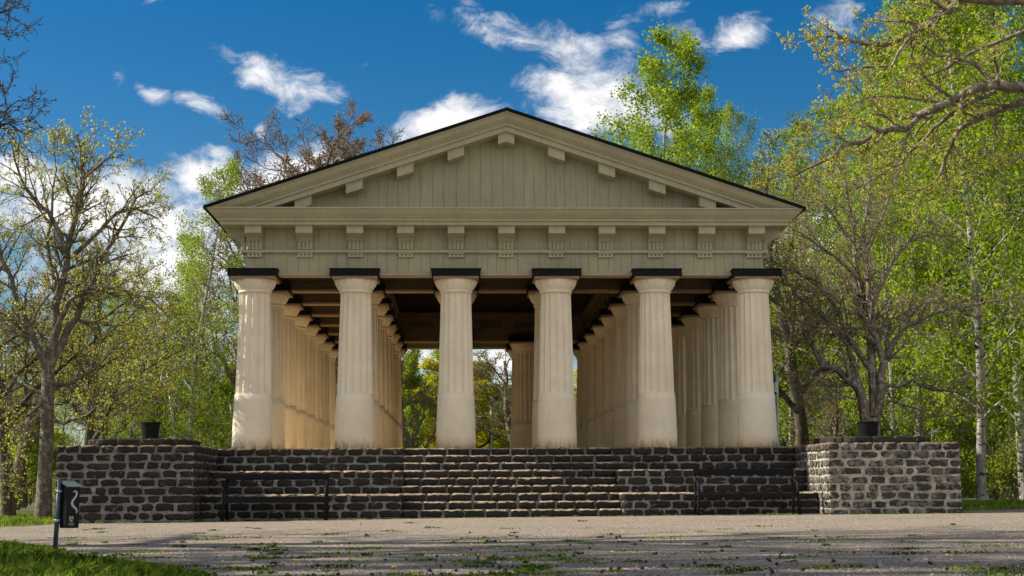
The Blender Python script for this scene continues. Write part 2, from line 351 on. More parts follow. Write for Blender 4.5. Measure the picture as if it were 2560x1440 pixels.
M['bark_brown'] = barkmat('brown_bark', (.08, .055, .04), (.22, .155, .11))

def gz(x, y=0): return .006*x

# ------------------------------------------------------------------ ground
def sheet(name, pts, dz, m):
    mb = MB(); mb.poly([(x, y, gz(x)+dz) for x, y in pts], [tuple(range(len(pts)))]); o = mb.build(name, m); return tag(o, kind='structure')
mb = MB(); mb.poly([(x, y, gz(x)) for x, y in [(-400, -60), (400, -60), (400, 700), (-400, 700)]], [(0, 1, 2, 3)])
tag(mb.build('ground', M['lawn']), kind='structure')
rg = random.Random(5)
def jag(pts, k=7, a=.12):
    o = []
    for i, p in enumerate(pts):
        q = pts[(i+1) % len(pts)]
        L = math.dist(p, q); n = max(1, int(L/.6)) if L < 40 else 1
        for j in range(n):
            t_ = j/n; o.append((p[0]+(q[0]-p[0])*t_+rg.uniform(-a, a), p[1]+(q[1]-p[1])*t_+rg.uniform(-a, a)))
    return o
sheet('gravel', jag([(-60, -8.6), (-11, -8.0), (-8.6, -5.6), (-7.9, -2.2), (8, -2.2), (10.5, -1.6), (14, .6), (60, 3.5), (60, -13), (9, -17.5), (4.2, -19.4), (2.4, -21.2), (1.6, -24), (-2.4, -24),
                     (-2.9, -20.8), (-4.6, -17.6), (-5.4, -15.2), (-7.4, -12.2), (-9, -11.5), (-60, -13)]), .004, M['gravel'])

# ------------------------------------------------------------------ masonry
RB = np.random.default_rng(11)
class Bricks:
    def __init__(s): s.V = []; s.Q = []; s.T = []; s.n = 0
    def brick(s, o, U, Nn, L, H, D, tone, jit=.015, cham=False):
        """rough block: o lower-left corner on the wall face, U along wall, N outward, Z up; pokes out by D"""
        nu = max(3, int(L/.06)); nz = 4
        fu = np.linspace(0, 1, nu+1); fz = np.linspace(0, 1, nz+1) if not cham else np.array([0, .3, .6, 1-.026/H, 1])
        gu, g_z = np.meshgrid(fu, fz, indexing='ij')
        edge = np.minimum(np.minimum(gu, 1-gu)*L, np.minimum(g_z, 1-g_z)*H)
        out_ = D*(1-np.exp(-(edge+.012)/.012)*.9)+RB.normal(0, .003, gu.shape)
        if cham: out_[:, -2] = D+RB.normal(0, .003, nu+1); out_[:, -1] = D-.034+RB.normal(0, .005, nu+1)
        du = RB.normal(0, jit*.7, gu.shape); dz = RB.normal(0, jit*.5, gu.shape)
        dz[:, -1] = RB.normal(0, jit*.3, nu+1)
        rc0 = min(.016, L*.1); cz = np.abs(g_z*2-1)**3; du += rc0*cz*((gu < .01)*1.-(gu > .99)*1.)*RB.uniform(.3, 1.5, gu.shape); dz += -.008*np.sign(g_z-.5)*(cz > .9)*(np.abs(gu*2-1)**4)*RB.uniform(0, 2, gu.shape)*(0 if cham else 1)
        P = o+(gu*L+du)[..., None]*U+(out_)[..., None]*Nn+(g_z*H+dz)[..., None]*np.array([0, 0, 1.])
        back = o+(gu*L+du)[..., None]*U-.06*Nn+(g_z*H+dz)[..., None]*np.array([0, 0, 1.])
        A = P.reshape(-1, 3); m = len(A); w_ = nz+1
        q = [(i*w_+j, (i+1)*w_+j, (i+1)*w_+j+1, i*w_+j+1) for i in range(nu) for j in range(nz)]
        # sides using back ring
        ring = [i*w_ for i in range(nu+1)]+[nu*w_+j for j in range(1, w_)]+[i*w_+nz for i in range(nu-1, -1, -1)]+[j for j in range(nz-1, 0, -1)]
        Bk = back.reshape(-1, 3)[ring]; R_ = len(ring)
        q += [(ring[(i+1) % R_], ring[i], m+i, m+(i+1) % R_) for i in range(R_)]
        s.V.append(A); s.V.append(Bk); s.Q.append(np.array(q)+s.n); s.n += m+R_
        s.T.append(np.full(len(q), tone))
    def wall(s, o, U, Nn, L, z0, n, ch, D=.02, lo=.27, hi=.46, gap=.042, vg=.030, wob=.007, lasttight=True):
        o = np.array(o, float); U = np.array(U, float); Nn = np.array(Nn, float)
        for c in range(n):
            x = -RB.uniform(.0, .2) if c % 2 else -RB.uniform(0, .02)
            x = max(x, 0)
            first = True
            while x < L-.05:
                l = RB.uniform(lo, hi)
                if first and c % 2: l = RB.uniform(.14, .26)
                first = False
                if L-(x+l) < .16: l = L-x
                g = RB.uniform(.65, 1.5)*gap
                zz = z0+c*ch+RB.uniform(-wob, wob); top = (c == n-1) and lasttight
                hh = ch-vg*RB.uniform(.7, 1.3) if not top else ch-vg*.5+.0
                last = x+l >= L-.01
                s.brick(o+U*x+np.array([0, 0, zz+(vg*.5 if not top else vg*.5)]), U, Nn, l-(g if not last else 0), hh if not top else z0+n*ch-zz-vg*.5, D*RB.uniform(.7, 1.3)+(.012 if top else 0), RB.random(), cham=top)
                x += l
    def build(s, name, m, parent):
        return link(name, mesh_np(name, np.concatenate(s.V), np.concatenate(s.Q), m, False, np.concatenate(s.T)), parent)

PT = 1.40; CH = .1555
ter = empty('stone_terrace', (0, 0, 0))
tag(ter, 'stepped terrace of dark slag stone blocks in grey mortar carrying the columned temple', 'terrace')
X_ = (1, 0, 0); FR = (0, -1, 0)
# platform body
mb = MB(); mb.box(-6.0, -2.17, -1.3, 17.6, -.3, PT-.012); mb.box(2.17, 6.0, -1.3, 17.6, -.3, PT-.012); mb.box(-2.17, 2.17, -1.1, 17.6, -.3, PT-.012)
body = mb.build('platform', M['mortar'], ter)
for a_ in (((-6.0, -1.3, 0), X_, FR, 3.83, .925, 3, (PT-.925)/3), ((2.17, -1.3, 0), X_, FR, 3.83, .925, 3, (PT-.925)/3),
           ((6.0, -1.3, 0), (0, 1, 0), (1, 0, 0), 18.9, 0, 9, CH), ((-6.0, 17.6, 0), (0, -1, 0), (-1, 0, 0), 18.9, 0, 9, CH)):
    b_ = Bricks(); b_.wall(*a_); b_.build('platform_blocks', M['stone'], body)
for sgn in (-1, 1):
    x0, x1 = (-6.0, -2.17) if sgn < 0 else (2.17, 6.0)
    for (yf, yb, zt, n) in ((-3.1, -2.2, .462, 3), (-2.2, -1.3, .925, 3)):
        mb = MB(); mb.box(x0, x1, yf, yb-.002, -.3, zt-.012); lo_ = mb.build('ledge', M['mortar'], ter)
        b_ = Bricks(); z0 = 0 if zt < .5 else .462
        b_.wall((x0, yf, 0), X_, FR, x1-x0, z0, n, (zt-z0)/n)
        # inner cheek facing the stairs
        b_.wall((x1 if sgn < 0 else x0, yf if sgn < 0 else yb, 0), (0, 1 if sgn < 0 else -1, 0), (-sgn, 0, 0), yb-yf, z0, n, (zt-z0)/n)
        # top layer of coping stones, laid flat
        k = x0
        while k < x1-.1:
            l = min(RB.uniform(.3, .42), x1-k)
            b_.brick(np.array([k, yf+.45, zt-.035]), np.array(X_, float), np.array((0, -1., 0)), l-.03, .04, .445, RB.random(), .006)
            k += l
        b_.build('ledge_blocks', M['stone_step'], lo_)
# stairs
for k in range(1, 10):
    yf = -3.0+.2375*(k-1); zt = CH*k
    mb = MB(); mb.box(-2.165, 2.165, yf, -1.102 if k < 9 else -1.104, (zt-CH+.001 if k > 1 else -.3), zt-.010)
    st_ = mb.build('step', M['mortar'], ter)
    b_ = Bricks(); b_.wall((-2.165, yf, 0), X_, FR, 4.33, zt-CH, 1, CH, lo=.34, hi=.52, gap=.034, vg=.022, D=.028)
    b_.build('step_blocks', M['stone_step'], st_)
# corner piers
for sgn in (-1, 1):
    x0, x1 = (-8.56, -6.02) if sgn < 0 else (6.02, 8.56); yf, yb = -3.95, -.6
    pale = sgn > 0
    mb = MB(); mb.box(x0+.002, x1-.002, yf, yb, -.3, PT-.012)
    pr = mb.build('pier', M['mortar_pale' if pale else 'mortar'], ter)
    tag(pr, 'lime smeared pale pier at the right end' if pale else 'dark pier of neat slag blocks at the left end')
    b_ = Bricks(); z0 = -.155 if sgn < 0 else 0
    n = 10 if sgn < 0 else 9
    kw = dict(lo=.2, hi=.46, gap=.055, vg=.036, wob=.012) if pale else dict(lo=.24, hi=.46, gap=.05, vg=.036, wob=.009)
    b_.wall((x0, yf, 0), X_, FR, x1-x0, z0, n, CH, D=.012 if pale else .02, **kw)
    b_.wall((x1, yf, 0), (0, 1, 0), (1, 0, 0), yb-yf, z0, n, CH, lo=.2, hi=.34, D=.012 if pale else .02)
    b_.wall((x0, yb, 0), (0, -1, 0), (-1, 0, 0), yb-yf, z0, n, CH, lo=.2, hi=.34, D=.012 if pale else .02)
    b_.build('pier_blocks', M['stone_pale' if pale else 'stone'], pr)
    # low cap slab with cut corners
    cx = 7.27*sgn+.0; hw = .62; cy = -2.5; c0 = .36
    oc = [(-hw, -.95), (hw, -.95), (hw+c0, -.95+c0*1.3), (hw+c0, .75), (-hw-c0, .75), (-hw-c0, -.95+c0*1.3)]
    mb = MB(); mb.prism([(cx+x*.96, cy+y*.96) for x, y in oc], 'z', PT-.02, PT+.13); cp = mb.build('pier_cap', M['mortar'], pr)
    b_ = Bricks()
    for i in range(len(oc)):
        p = np.array((*oc[i], 0.)); q = np.array((*oc[(i+1) % len(oc)], 0.)); L = np.linalg.norm(q-p); U = (q-p)/L; Nn = np.array((U[1], -U[0], 0))
        if Nn[1] > .9: continue
        x = 0
        while x < L-.05:
            l = RB.uniform(.3, .44) if abs(U[0]) > .9 else RB.uniform(.14, .2)
            if L-x-l < .12: l = L-x
            b_.brick(np.array((cx, cy, PT+.006))+p+U*x-Nn*.03, U, Nn, l-.022, .135, .035, RB.random(), .006); x += l
    b_.build('cap_blocks', M['stone'], pr)

# ------------------------------------------------------------------ temple
S, SD = 2.2, 2.381
WX, WY0, WY1 = 5.7, -.2, 7*SD+.2
tem = empty('temple', (0, 0, PT))
tag(tem, 'cream columned open timber temple with sage painted gable and black roof edge', 'temple')
def tp(mbx, name, m, parent=None, **k):   # build in world coordinates, parent to the temple
    o = mbx.build(name, m, parent or tem, **k)
    if parent is None: o.location = (0, 0, -PT)
    return o
fl = MB(); fl.box(-5.75, 5.75, -.75, 17.3, PT-.011, PT-.004); tp(fl, 'floor', M['floor'])
# column
NF = 16; SEG = 6
def flute(k, z):
    return 1-.11*abs(math.sin(math.pi*(k % SEG)/SEG))**.8
cb = MB()
cb.lathe([(.432, 0), (.428, .3), (.418, .7), (.405, 1.05), (.397, 1.2)], 64)
drum = cb.mesh('column', M['plaster'], True)
cs = MB(); n = NF*SEG
cs.lathe([(.388-.00, 1.195), (.384, 1.3), (.372, 1.8), (.358, 2.4), (.342, 3.0), (.333, 3.4), (.333, 3.44)], n, ex=flute)
shaft = cs.mesh('shaft', M['plaster'])
cc2 = MB()
def lobe(k, z):
    return 1-(.035*abs(math.sin(math.pi*(k % SEG)/SEG)) if z > 3.48 else 0)
cc2.lathe([(.325, 3.40), (.352, 3.405), (.362, 3.425), (.352, 3.448), (.348, 3.455), (.362, 3.47), (.405, 3.52), (.442, 3.58), (.463, 3.64), (.468, 3.685), (.455, 3.715), (.42, 3.73)], n, ex=lobe)
capm = cc2.mesh('capital', M['plaster'], True)
ab = MB(); ab.box(-.53, .53, -.53, .53, 3.735, 3.87); ab.hexa([(-.53, -.53, 3.87), (.53, -.53, 3.87), (.53, .53, 3.87), (-.53, .53, 3.87), (-.552, -.552, 3.895), (.552, -.552, 3.895), (.552, .552, 3.895), (-.552, .552, 3.895)])
abm = ab.mesh('abacus', M['black'])
un = MB(); un.box(-.49, .49, -.49, .49, 3.69, 3.734); unm = un.mesh('abacus_underside', M['edgewood'])
rc = random.Random(3)
for j in range(8):
    for i in range(6):
        if j in (2, 3, 4, 5) and i in (2, 3): continue
        c = link('column', drum, tem, ((i-2.5)*S, j*SD, 0), rc.choice([0, 1, 2])*math.pi/8)
        link('shaft', shaft, c); link('capital', capm, c)
        a_ = link('abacus', abm, c); a_.rotation_euler = (0, 0, -c.rotation_euler.z)
        u2 = link('abacus_underside', unm, c); u2.rotation_euler = (0, 0, -c.rotation_euler.z)
# ring helper: sweep profile (outward offset, z) round the rectangle of the walls
def ring(prof, closed=True):
    mbx = MB(); vs = []
    for (o_, z) in prof:
        vs += [(-WX-o_, WY0-o_, z), (WX+o_, WY0-o_, z), (WX+o_, WY1+o_, z), (-WX-o_, WY1+o_, z)]
    n_ = len(prof); fs = []
    for a in range(n_ if closed else n_-1):
        b2 = (a+1) % n_
        for k in range(4): fs.append((a*4+k, a*4+(k+1) % 4, b2*4+(k+1) % 4, b2*4+k))
    mbx.poly(vs, fs); return mbx
Z0, ZT = 5.23, 5.67
ent = tp(ring([(-.012, Z0), (-.012, 6.30), (-.36, 6.30), (-.36, Z0)]), 'entablature', M['paint'])
# vertical boards, one mesh
bd = MB(); rb = random.Random(8)
def boards(a, b2, z0, z1, place):
    x = a
    while x < b2-.02:
        w_ = rb.uniform(.19, .29)
        if b2-x-w_ < .12: w_ = b2-x
        d_ = rb.uniform(-.002, .003); place(x+.0045, x+w_-.0045, z0, z1, d_); x += w_
boards(-WX, WX, Z0-.0, 6.215, lambda p, q, z0, z1, d_: bd.box(p, q, WY0-d_, WY0+.011, z0, z1))
boards(WY0+.02, WY1-.02, Z0, 6.215, lambda p, q, z0, z1, d_: (bd.box(-WX-d_, -WX+.011, p, q, z0, z1), bd.box(WX-.011, WX+d_, p, q, z0, z1)))
boards(-WX, WX, Z0, 6.215, lambda p, q, z0, z1, d_: bd.box(p, q, WY1-.011, WY1+d_, z0, z1))
tp(bd, 'frieze_boards', M['paint'])
tp(ring([(.03, 5.185), (.03, 5.231), (-.40, 5.231), (-.40, 5.185)]), 'architrave_edge', M['soffit'])
tp(ring([(.006, 5.675), (.085, 5.68), (.09, 5.735), (.006, 5.74)]), 'taenia', M['trim'])
tp(ring([(.004, 6.218), (.49, 6.222), (.49, 6.30), (.54, 6.305), (.545, 6.345), (.57, 6.36), (.66, 6.44), (.72, 6.52), (.75, 6.535), (.75, 6.56), (.004, 6.62)]), 'cornice', M['trim'])
# brackets with triglyph and guttae
def bracket_parts():
    h = .18; A = MB()
    A.box(-h, h, -.41, -.02, 6.055, 6.205); A.box(-h-.02, h+.02, -.43, -.02, 6.2055, 6.2205)
    B = MB()   # console sloping back
    B.prism([(-.405, 6.054), (-.02, 6.054), (-.02, 5.90), (-.13, 5.92), (-.20, 5.98)], 'x', -h+.004, h-.004)
    T = MB(); wv_ = .17
    T.box(-wv_, wv_, -.085, -.006, 5.741, 5.93)
    for k in range(4):
        c = -wv_+wv_*.25+k*wv_*.5
        T.prism([(c-.040, -.0855), (c-.024, -.108), (c+.024, -.108), (c+.040, -.0855)], 'z', 5.742, 5.935)
    G = MB(); G.box(-wv_-.004, wv_+.004, -.075, -.006, 5.655, 5.674)
    for k in range(4):
        c = -wv_+wv_*.25+k*wv_*.5
        G.prism([(c-.018, 5.654), (c+.018, 5.654), (c+.041, 5.598), (c-.041, 5.598)], 'y', -.062, -.008)
    G.box(-wv_-.006, wv_+.006, -.066, -.006, 5.582, 5.5985)
    return A.mesh('bracket', M['trim']), B.mesh('console', M['paint']), T.mesh('triglyph', M['paint']), G.mesh('guttae', M['trim'])
bA, bB, bT, bG = bracket_parts()
def place_bracket(x, y, rz):
    o = link('bracket', bA, tem, (x, y, -PT), rz)
    link('console', bB, o); link('triglyph', bT, o); link('guttae', bG, o)
for k in range(11): place_bracket((k-5)*1.098, WY0, 0)
for k in range(16):
    y = k*SD*7/15
    place_bracket(-WX, y, -math.pi/2); place_bracket(WX, y, math.pi/2)
# gables
SL = .3365; ZA = 8.70      # raking line: z = ZA - SL*|x|
def gable(ysgn):
    yb = WY0 if ysgn < 0 else WY1
    def Yo(o_): return yb+ysgn*o_
    # tympanum
    mbx = MB(); mbx.prism([(-WX, 6.5), (WX, 6.5), (WX, ZA-SL*WX-.2), (0, ZA-.2), (-WX, ZA-SL*WX-.2)], 'y', Yo(-.1), Yo(-.012))
    ty = tp(mbx, 'tympanum', M['paint'])
    bb = MB()
    def pl(p, q, z0, z1, d_):
        f_ = lambda x: max(6.56, ZA-SL*abs(x)-.36)
        cuts = [p, q] if not (p < 0 < q) else [p, 0, q]
        for a, b3 in zip(cuts[:-1], cuts[1:]):
            y0, y1 = sorted((Yo(d_), Yo(-.011)))
            bb.hexa([(a, y0, 6.5), (b3, y0, 6.5), (b3, y1, 6.5), (a, y1, 6.5), (a, y0, f_(a)), (b3, y0, f_(b3)), (b3, y1, f_(b3)), (a, y1, f_(a))])
    boards(-WX+.1, WX-.1, 6.5, 7, pl)
    bb.box(-WX, WX, *sorted((Yo(.001), Yo(.028))), 6.5, 6.665)
    bo = bb.build('tympanum_boards', M['paint'], tem); bo.location = (0, 0, -PT)
    import bmesh
    # raking cornice clipped at the top of the level cornice
    prof = [(.75, 0), (.75, -.03), (.72, -.045), (.66, -.13), (.57, -.205), (.545, -.225), (.54, -.265), (.49, -.27), (.49, -.385), (.0, -.385), (.0, 0)]
    bm = bmesh.new()
    for s_ in (-1, 1):
        r0 = [bm.verts.new((0, Yo(o_), ZA+z)) for o_, z in prof]
        r1 = [bm.verts.new((s_*(WX+1.2), Yo(o_), ZA-SL*(WX+1.2)+z)) for o_, z in prof]
        for a in range(len(prof)):
            b2 = (a+1) % len(prof); bm.faces.new((r0[a], r0[b2], r1[b2], r1[a]))
        bm.faces.new(r1)
    bmesh.ops.bisect_plane(bm, geom=bm.verts[:]+bm.edges[:]+bm.faces[:], plane_co=(0, 0, 6.557), plane_no=(0, 0, -1), clear_outer=True)
    bmesh.ops.recalc_face_normals(bm, faces=bm.faces)
    me = bpy.data.meshes.new('raking_cornice'); bm.to_mesh(me); bm.free(); me.materials.append(M['trim'])
    link('raking_cornice', me, tem, (0, 0, -PT))
    if ysgn < 0:
        for k in range(-4, 5):
            xc = k*1.105; A = MB()
            for (hw, o_, t0, t1) in ((.18, .41, -.60, -.405), (.20, .43, -.4048, -.386)):
                for xa, xb in (((xc-hw, xc+hw),) if k else ((-hw, 0), (0, hw))):
                    g = lambda x, z: ZA-SL*abs(x)+z
                    y0, y1 = sorted((Yo(o_), Yo(.005)))
                    A.hexa([(xa, y0, g(xa, t0)), (xb, y0, g(xb, t0)), (xb, y1, g(xb, t0)), (xa, y1, g(xa, t0)), (xa, y0, g(xa, t1)), (xb, y0, g(xb, t1)), (xb, y1, g(xb, t1)), (xa, y1, g(xa, t1))])
            br = A.build('gable_bracket', M['trim'], tem); br.location = (0, 0, -PT)
gable(-1); gable(1)
# roof
rf = MB(); YA, YB = WY0-.79, WY1+.79; XE = WX+.80
for s_ in (-1, 1):
    p = [(0, ZA+.005), (s_*XE, ZA+.005-SL*XE), (s_*XE, ZA+.07-SL*XE), (0, ZA+.07)]
    rf.prism(p, 'y', YA, YB)
tp(rf, 'roof', M['roof'])
# ceiling and beams
ce = MB()
for s_ in (-1, 1):
    x0, x1 = sorted((s_*3.45, s_*5.35)); ce.box(x0, x1, 0, WY1-.3, 5.62, 5.66)
ce.box(-3.2, 3.2, .1, SD-.1, 5.62, 5.66); ce.box(-3.2, 3.2, 6*SD+.1, 7*SD-.1, 5.62, 5.66)
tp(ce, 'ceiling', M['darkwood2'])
def beam(x0, x1, y0, y1, z0=5.21, z1=5.62):
    mbx = MB(); mbx.box(x0, x1, y0, y1, z0, z1); o = tp(mbx, 'beam', M['darkwood'])
    e = MB(); e.box(x0, x1, y0-.02, y1+.02, z0-.05, z0-.001) if (x1-x0) > (y1-y0) else e.box(x0-.02, x1+.02, y0, y1, z0-.05, z0-.001)
    ee = e.build('beam_edge', M['edgewood'], o)
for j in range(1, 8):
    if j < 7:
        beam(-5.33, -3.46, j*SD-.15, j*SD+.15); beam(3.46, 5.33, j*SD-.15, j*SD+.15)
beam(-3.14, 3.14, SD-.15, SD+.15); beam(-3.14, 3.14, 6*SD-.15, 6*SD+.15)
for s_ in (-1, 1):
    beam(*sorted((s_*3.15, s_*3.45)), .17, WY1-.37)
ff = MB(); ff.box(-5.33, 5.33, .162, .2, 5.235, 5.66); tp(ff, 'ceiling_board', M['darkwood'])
# clerestory walls of the nave
nv = MB(); ZN = 5.621
def rtop(x): return ZA-SL*abs(x)-.02
for s_ in (-1, 1):
    xa, xb = sorted((s_*3.16, s_*3.44)); nv.box(xa, xb, SD-.14, 6*SD+.14, ZN, rtop(3.44))
for yy in (SD, 6*SD):
    nv.prism([(-3.15, ZN), (3.15, ZN), (3.15, rtop(3.15)), (0, rtop(0)), (-3.15, rtop(3.15))], 'y', yy-.14, yy+.14)
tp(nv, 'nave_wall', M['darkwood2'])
nc = MB(); ya, yb_ = SD+.141, 6*SD-.141
for (z0, z1, d_) in ((5.84, 5.90, .06), (5.905, 6.02, .2), (6.025, 6.08, .26)):
    nc.box(-3.155+d_, 3.155-d_, yb_-d_, yb_, z0, z1)
    for s_ in (-1, 1):
        x0, x1 = sorted((s_*3.158, s_*(3.158-d_))); nc.box(x0, x1, ya, yb_, z0+.001, z1-.001)
for k in range(6):
    x = -2.75+k*1.1; nc.box(x-.2, x+.2, yb_-.04, yb_, 5.60, 5.838)
for k in range(12):
    for s_ in (-1, 1):
        x0, x1 = sorted((s_*3.158, s_*3.08)); y = ya+.4+k*1.0; nc.box(x0, x1, y-.15, y+.15, 5.63, 5.838)
tp(nc, 'nave_cornice', M['darkwood'])
rg_ = MB(); NS = 48; c0 = W(1225, 700, 6*SD-.15)
rp = []
for k in range(NS+1):
    a = 2*math.pi*k/NS; rp.append((c0.x*.3+1.0*math.cos(a), 6*SD-.15, 7.15+1.0*math.sin(a)))
rg_.tube(rp, .055, 8); tp(rg_, 'round_moulding', M['darkwood'], smooth=True)

# ------------------------------------------------------------------ planters
def planter(x, y, r0, r1, h, tilt, label):
    o = empty('planter', (x, y, PT+.141)); tag(o, label, 'planter', 'planters on the piers')
    b1 = MB(); b1.lathe([(r0, 0), (r0+(r1-r0)*.9, h*.9), (r1+.008, h*.91), (r1+.01, h), (r1-.012, h), (r1-.02, h*.88)], 28); pb = b1.build('pot', M['pot'], o, smooth=False)
    b2 = MB(); b2.lathe([(r1-.022, h*.86), (r1-.05, h*.885)], 20); b2.build('soil', M['soil'], o)
pl_ = W(376, 1094, -2.9); pr_ = W(2171, 1083, -2.9)
planter(pl_.x, -2.9, .15, .19, .335, 0, 'narrow black pot standing empty on the left pier')
planter(pr_.x, -2.9, .175, .215, .30, 0, 'wide black pot standing on the right pier in front of the many-stemmed tree')

# ------------------------------------------------------------------ benches
def bench(x, y, rz, label, first):
    o = empty('park_bench', (x, y, gz(x)), rz); tag(o, label, 'bench', 'black benches beside the stairs')
    hl = .985
    for s_ in (-1, 1):
        xs = s_*(hl-.03)
        e = MB()
        e.tube([(xs*1.015, -.30, .01), (xs*1.01, -.27, .2), (xs, -.25, .42), (xs, -.235, .58), (xs, -.20, .62), (xs, -.10, .64), (xs, .02, .66), (xs, .10, .74)], [.032, .030, .028, .024, .024, .024, .024, .022], 8)
        e.tube([(xs, .24, .01), (xs, .20, .2), (xs, .16, .42), (xs, .2, .62), (xs, .25, .86)], .026, 8)
        e.tube([(xs, -.26, .40), (xs, .17, .38)], .018, 8)
        e.tube([(xs, -.26, .20), (xs, .0, .26), (xs, .2, .22)], .012, 8)
        e.build('end_frame', M['iron'], o, smooth=True)
    r = MB(); r.box(-hl, hl, .165, .215, .775, .89); r.box(-hl, hl, .155, .164, .80, .83)
    r.build('backrest', M['slat'], o, bevel=.008)
    c = MB(); c.tube([(-hl+.05, .2, .77), (0, .19, .62), (hl-.05, .18, .46)], .006, 6); c.tube([(hl-.05, .21, .77), (0, .2, .63), (-hl+.05, .19, .46)], .006, 6)
    c.build('cross_wires', M['iron'], o)
    s = MB()
    for k in range(5): s.box(-hl+.01, hl-.01, -.27+k*.09, -.195+k*.09, .425, .455)
    s.build('seat', M['slat'], o, bevel=.006)
    f = MB(); f.box(-hl+.02, hl-.02, -.268, -.25, .345, .424); f.build('seat_rail', M['iron'], o)
    return o
bench(-4.52, -3.52, rad(.8), 'black slatted bench beside the dark left pier, in front of the left ledges', True)
bench(4.50, -3.52, rad(-.8), 'black slatted bench beside the pale right pier, in front of the right ledges', False)

# ------------------------------------------------------------------ litter bin
bp = Vector((-5.235, -15.93, gz(-5.2)))
bn = empty('litter_bin', bp, 0); tag(bn, 'black litter bin with sloping lid strapped to a blue green pole on the gravel', 'litter bin')
p = MB(); p.tube([(0, 0, -.02), (.022, .0, .735)], .024, 12); p.build('pole', M['teal'], bn, smooth=True)
th = rad(-47)
bn2 = MB(); Wd, Dp = .142, .142
bn2.prism([(0, .235), (Wd, .235), (Wd, .655), (0, .715)], 'y', 0, Dp)
# placed so that two sides face the viewer
def at_bin(o_):
    o_.location = (.03, .02, 0); o_.rotation_euler = (0, 0, rad(-46)); return o_
at_bin(bn2.build('bin_box', M['binblack'], bn, bevel=.004))
ld = MB(); ld.hexa([(-.012, -.012, .716), (Wd+.014, -.012, .656), (Wd+.014, Dp+.012, .656), (-.012, Dp+.012, .716), (-.012, -.012, .724), (Wd+.014, -.012, .664), (Wd+.014, Dp+.012, .664), (-.012, Dp+.012, .724)])
at_bin(ld.build('lid', M['lid'], bn))
cl = MB(); cl.lathe([(.03, .60), (.033, .605), (.033, .62), (.03, .625)], 14, (.018, 0)); cl.lathe([(.03, .30), (.033, .305), (.033, .32), (.03, .325)], 14, (.009, 0)); cl.build('clamp', M['galv'], bn)
# printed panel on the face turned to the right: x = Wd side
fx = Wd+.0015
pn = MB(); pn.box(fx-.001, fx, .006, Dp-.006, .25, .645); pno = at_bin(pn.build('print_panel', M['bingrey'], bn))
sc_ = []
SP = [(.045, .60), (.055, .612), (.075, .612), (.085, .598), (.083, .575), (.066, .545), (.043, .52), (.034, .495), (.040, .47), (.066, .445), (.085, .43), (.092, .41), (.088, .385)]
wd = [.004, .008, .010, .010, .010, .010, .012, .014, .013, .011, .010, .009, .004]
cv_ = MB(); vs = []
for i, ((a, z), w_) in enumerate(zip(SP, wd)):
    q0 = SP[max(0, i-1)]; q1 = SP[min(len(SP)-1, i+1)]; tx, tz = q1[0]-q0[0], q1[1]-q0[1]; l_ = math.hypot(tx, tz)
    nx, nz = -tz/l_, tx/l_; vs += [(fx+.0012, a+.02+nx*w_, z+nz*w_), (fx+.0012, a+.02-nx*w_, z-nz*w_)]
cv_.poly(vs, [(2*i, 2*i+1, 2*i+3, 2*i+2) for i in range(len(SP)-1)]); cv_.build('printed_curve', M['decal'], pno)
sh = MB(); sh.poly([(fx+.0012, y, z) for y, z in [(.03, .355), (.074, .355), (.074, .325), (.068, .31), (.052, .298), (.036, .31), (.03, .325)]], [tuple(range(7))]); sh.build('printed_shield', M['decal'], pno)
lf = MB()
for (cy_, cz_) in ((.055, .343), (.043, .325), (.062, .325)):
    lf.poly([(fx+.002, cy_+.008*math.cos(a*math.pi/3), cz_+.008*math.sin(a*math.pi/3)) for a in range(6)], [tuple(range(6))])
lf.poly([(fx+.002, .051, .322), (fx+.002, .053, .322), (fx+.002, .055, .303), (fx+.002, .049, .303)], [(0, 1, 2, 3)])
lf.build('shield_leaves', M['bingrey'], pno)
def text(body_, size, loc, parent, m):
    c = bpy.data.curves.new('lettering', 'FONT'); c.body = body_; c.size = size; c.align_x = 'CENTER'; c.extrude = .0003
    o = bpy.data.objects.new('lettering', c); COL.objects.link(o)
    bpy.context.view_layer.update(); me = bpy.data.meshes.new_from_object(o.evaluated_get(bpy.context.evaluated_depsgraph_get())); bpy.data.objects.remove(o)
    me.materials.clear(); me.materials.append(m); o = bpy.data.objects.new('lettering', me); COL.objects.link(o); o.parent = parent; o.location = loc; o.rotation_euler = (rad(90), 0, rad(90))
text('TIERPS', .022, (fx+.001, .052, .274), pno, M['decal']); text('KOMMUN', .014, (fx+.001, .052, .261), pno, M['decal'])

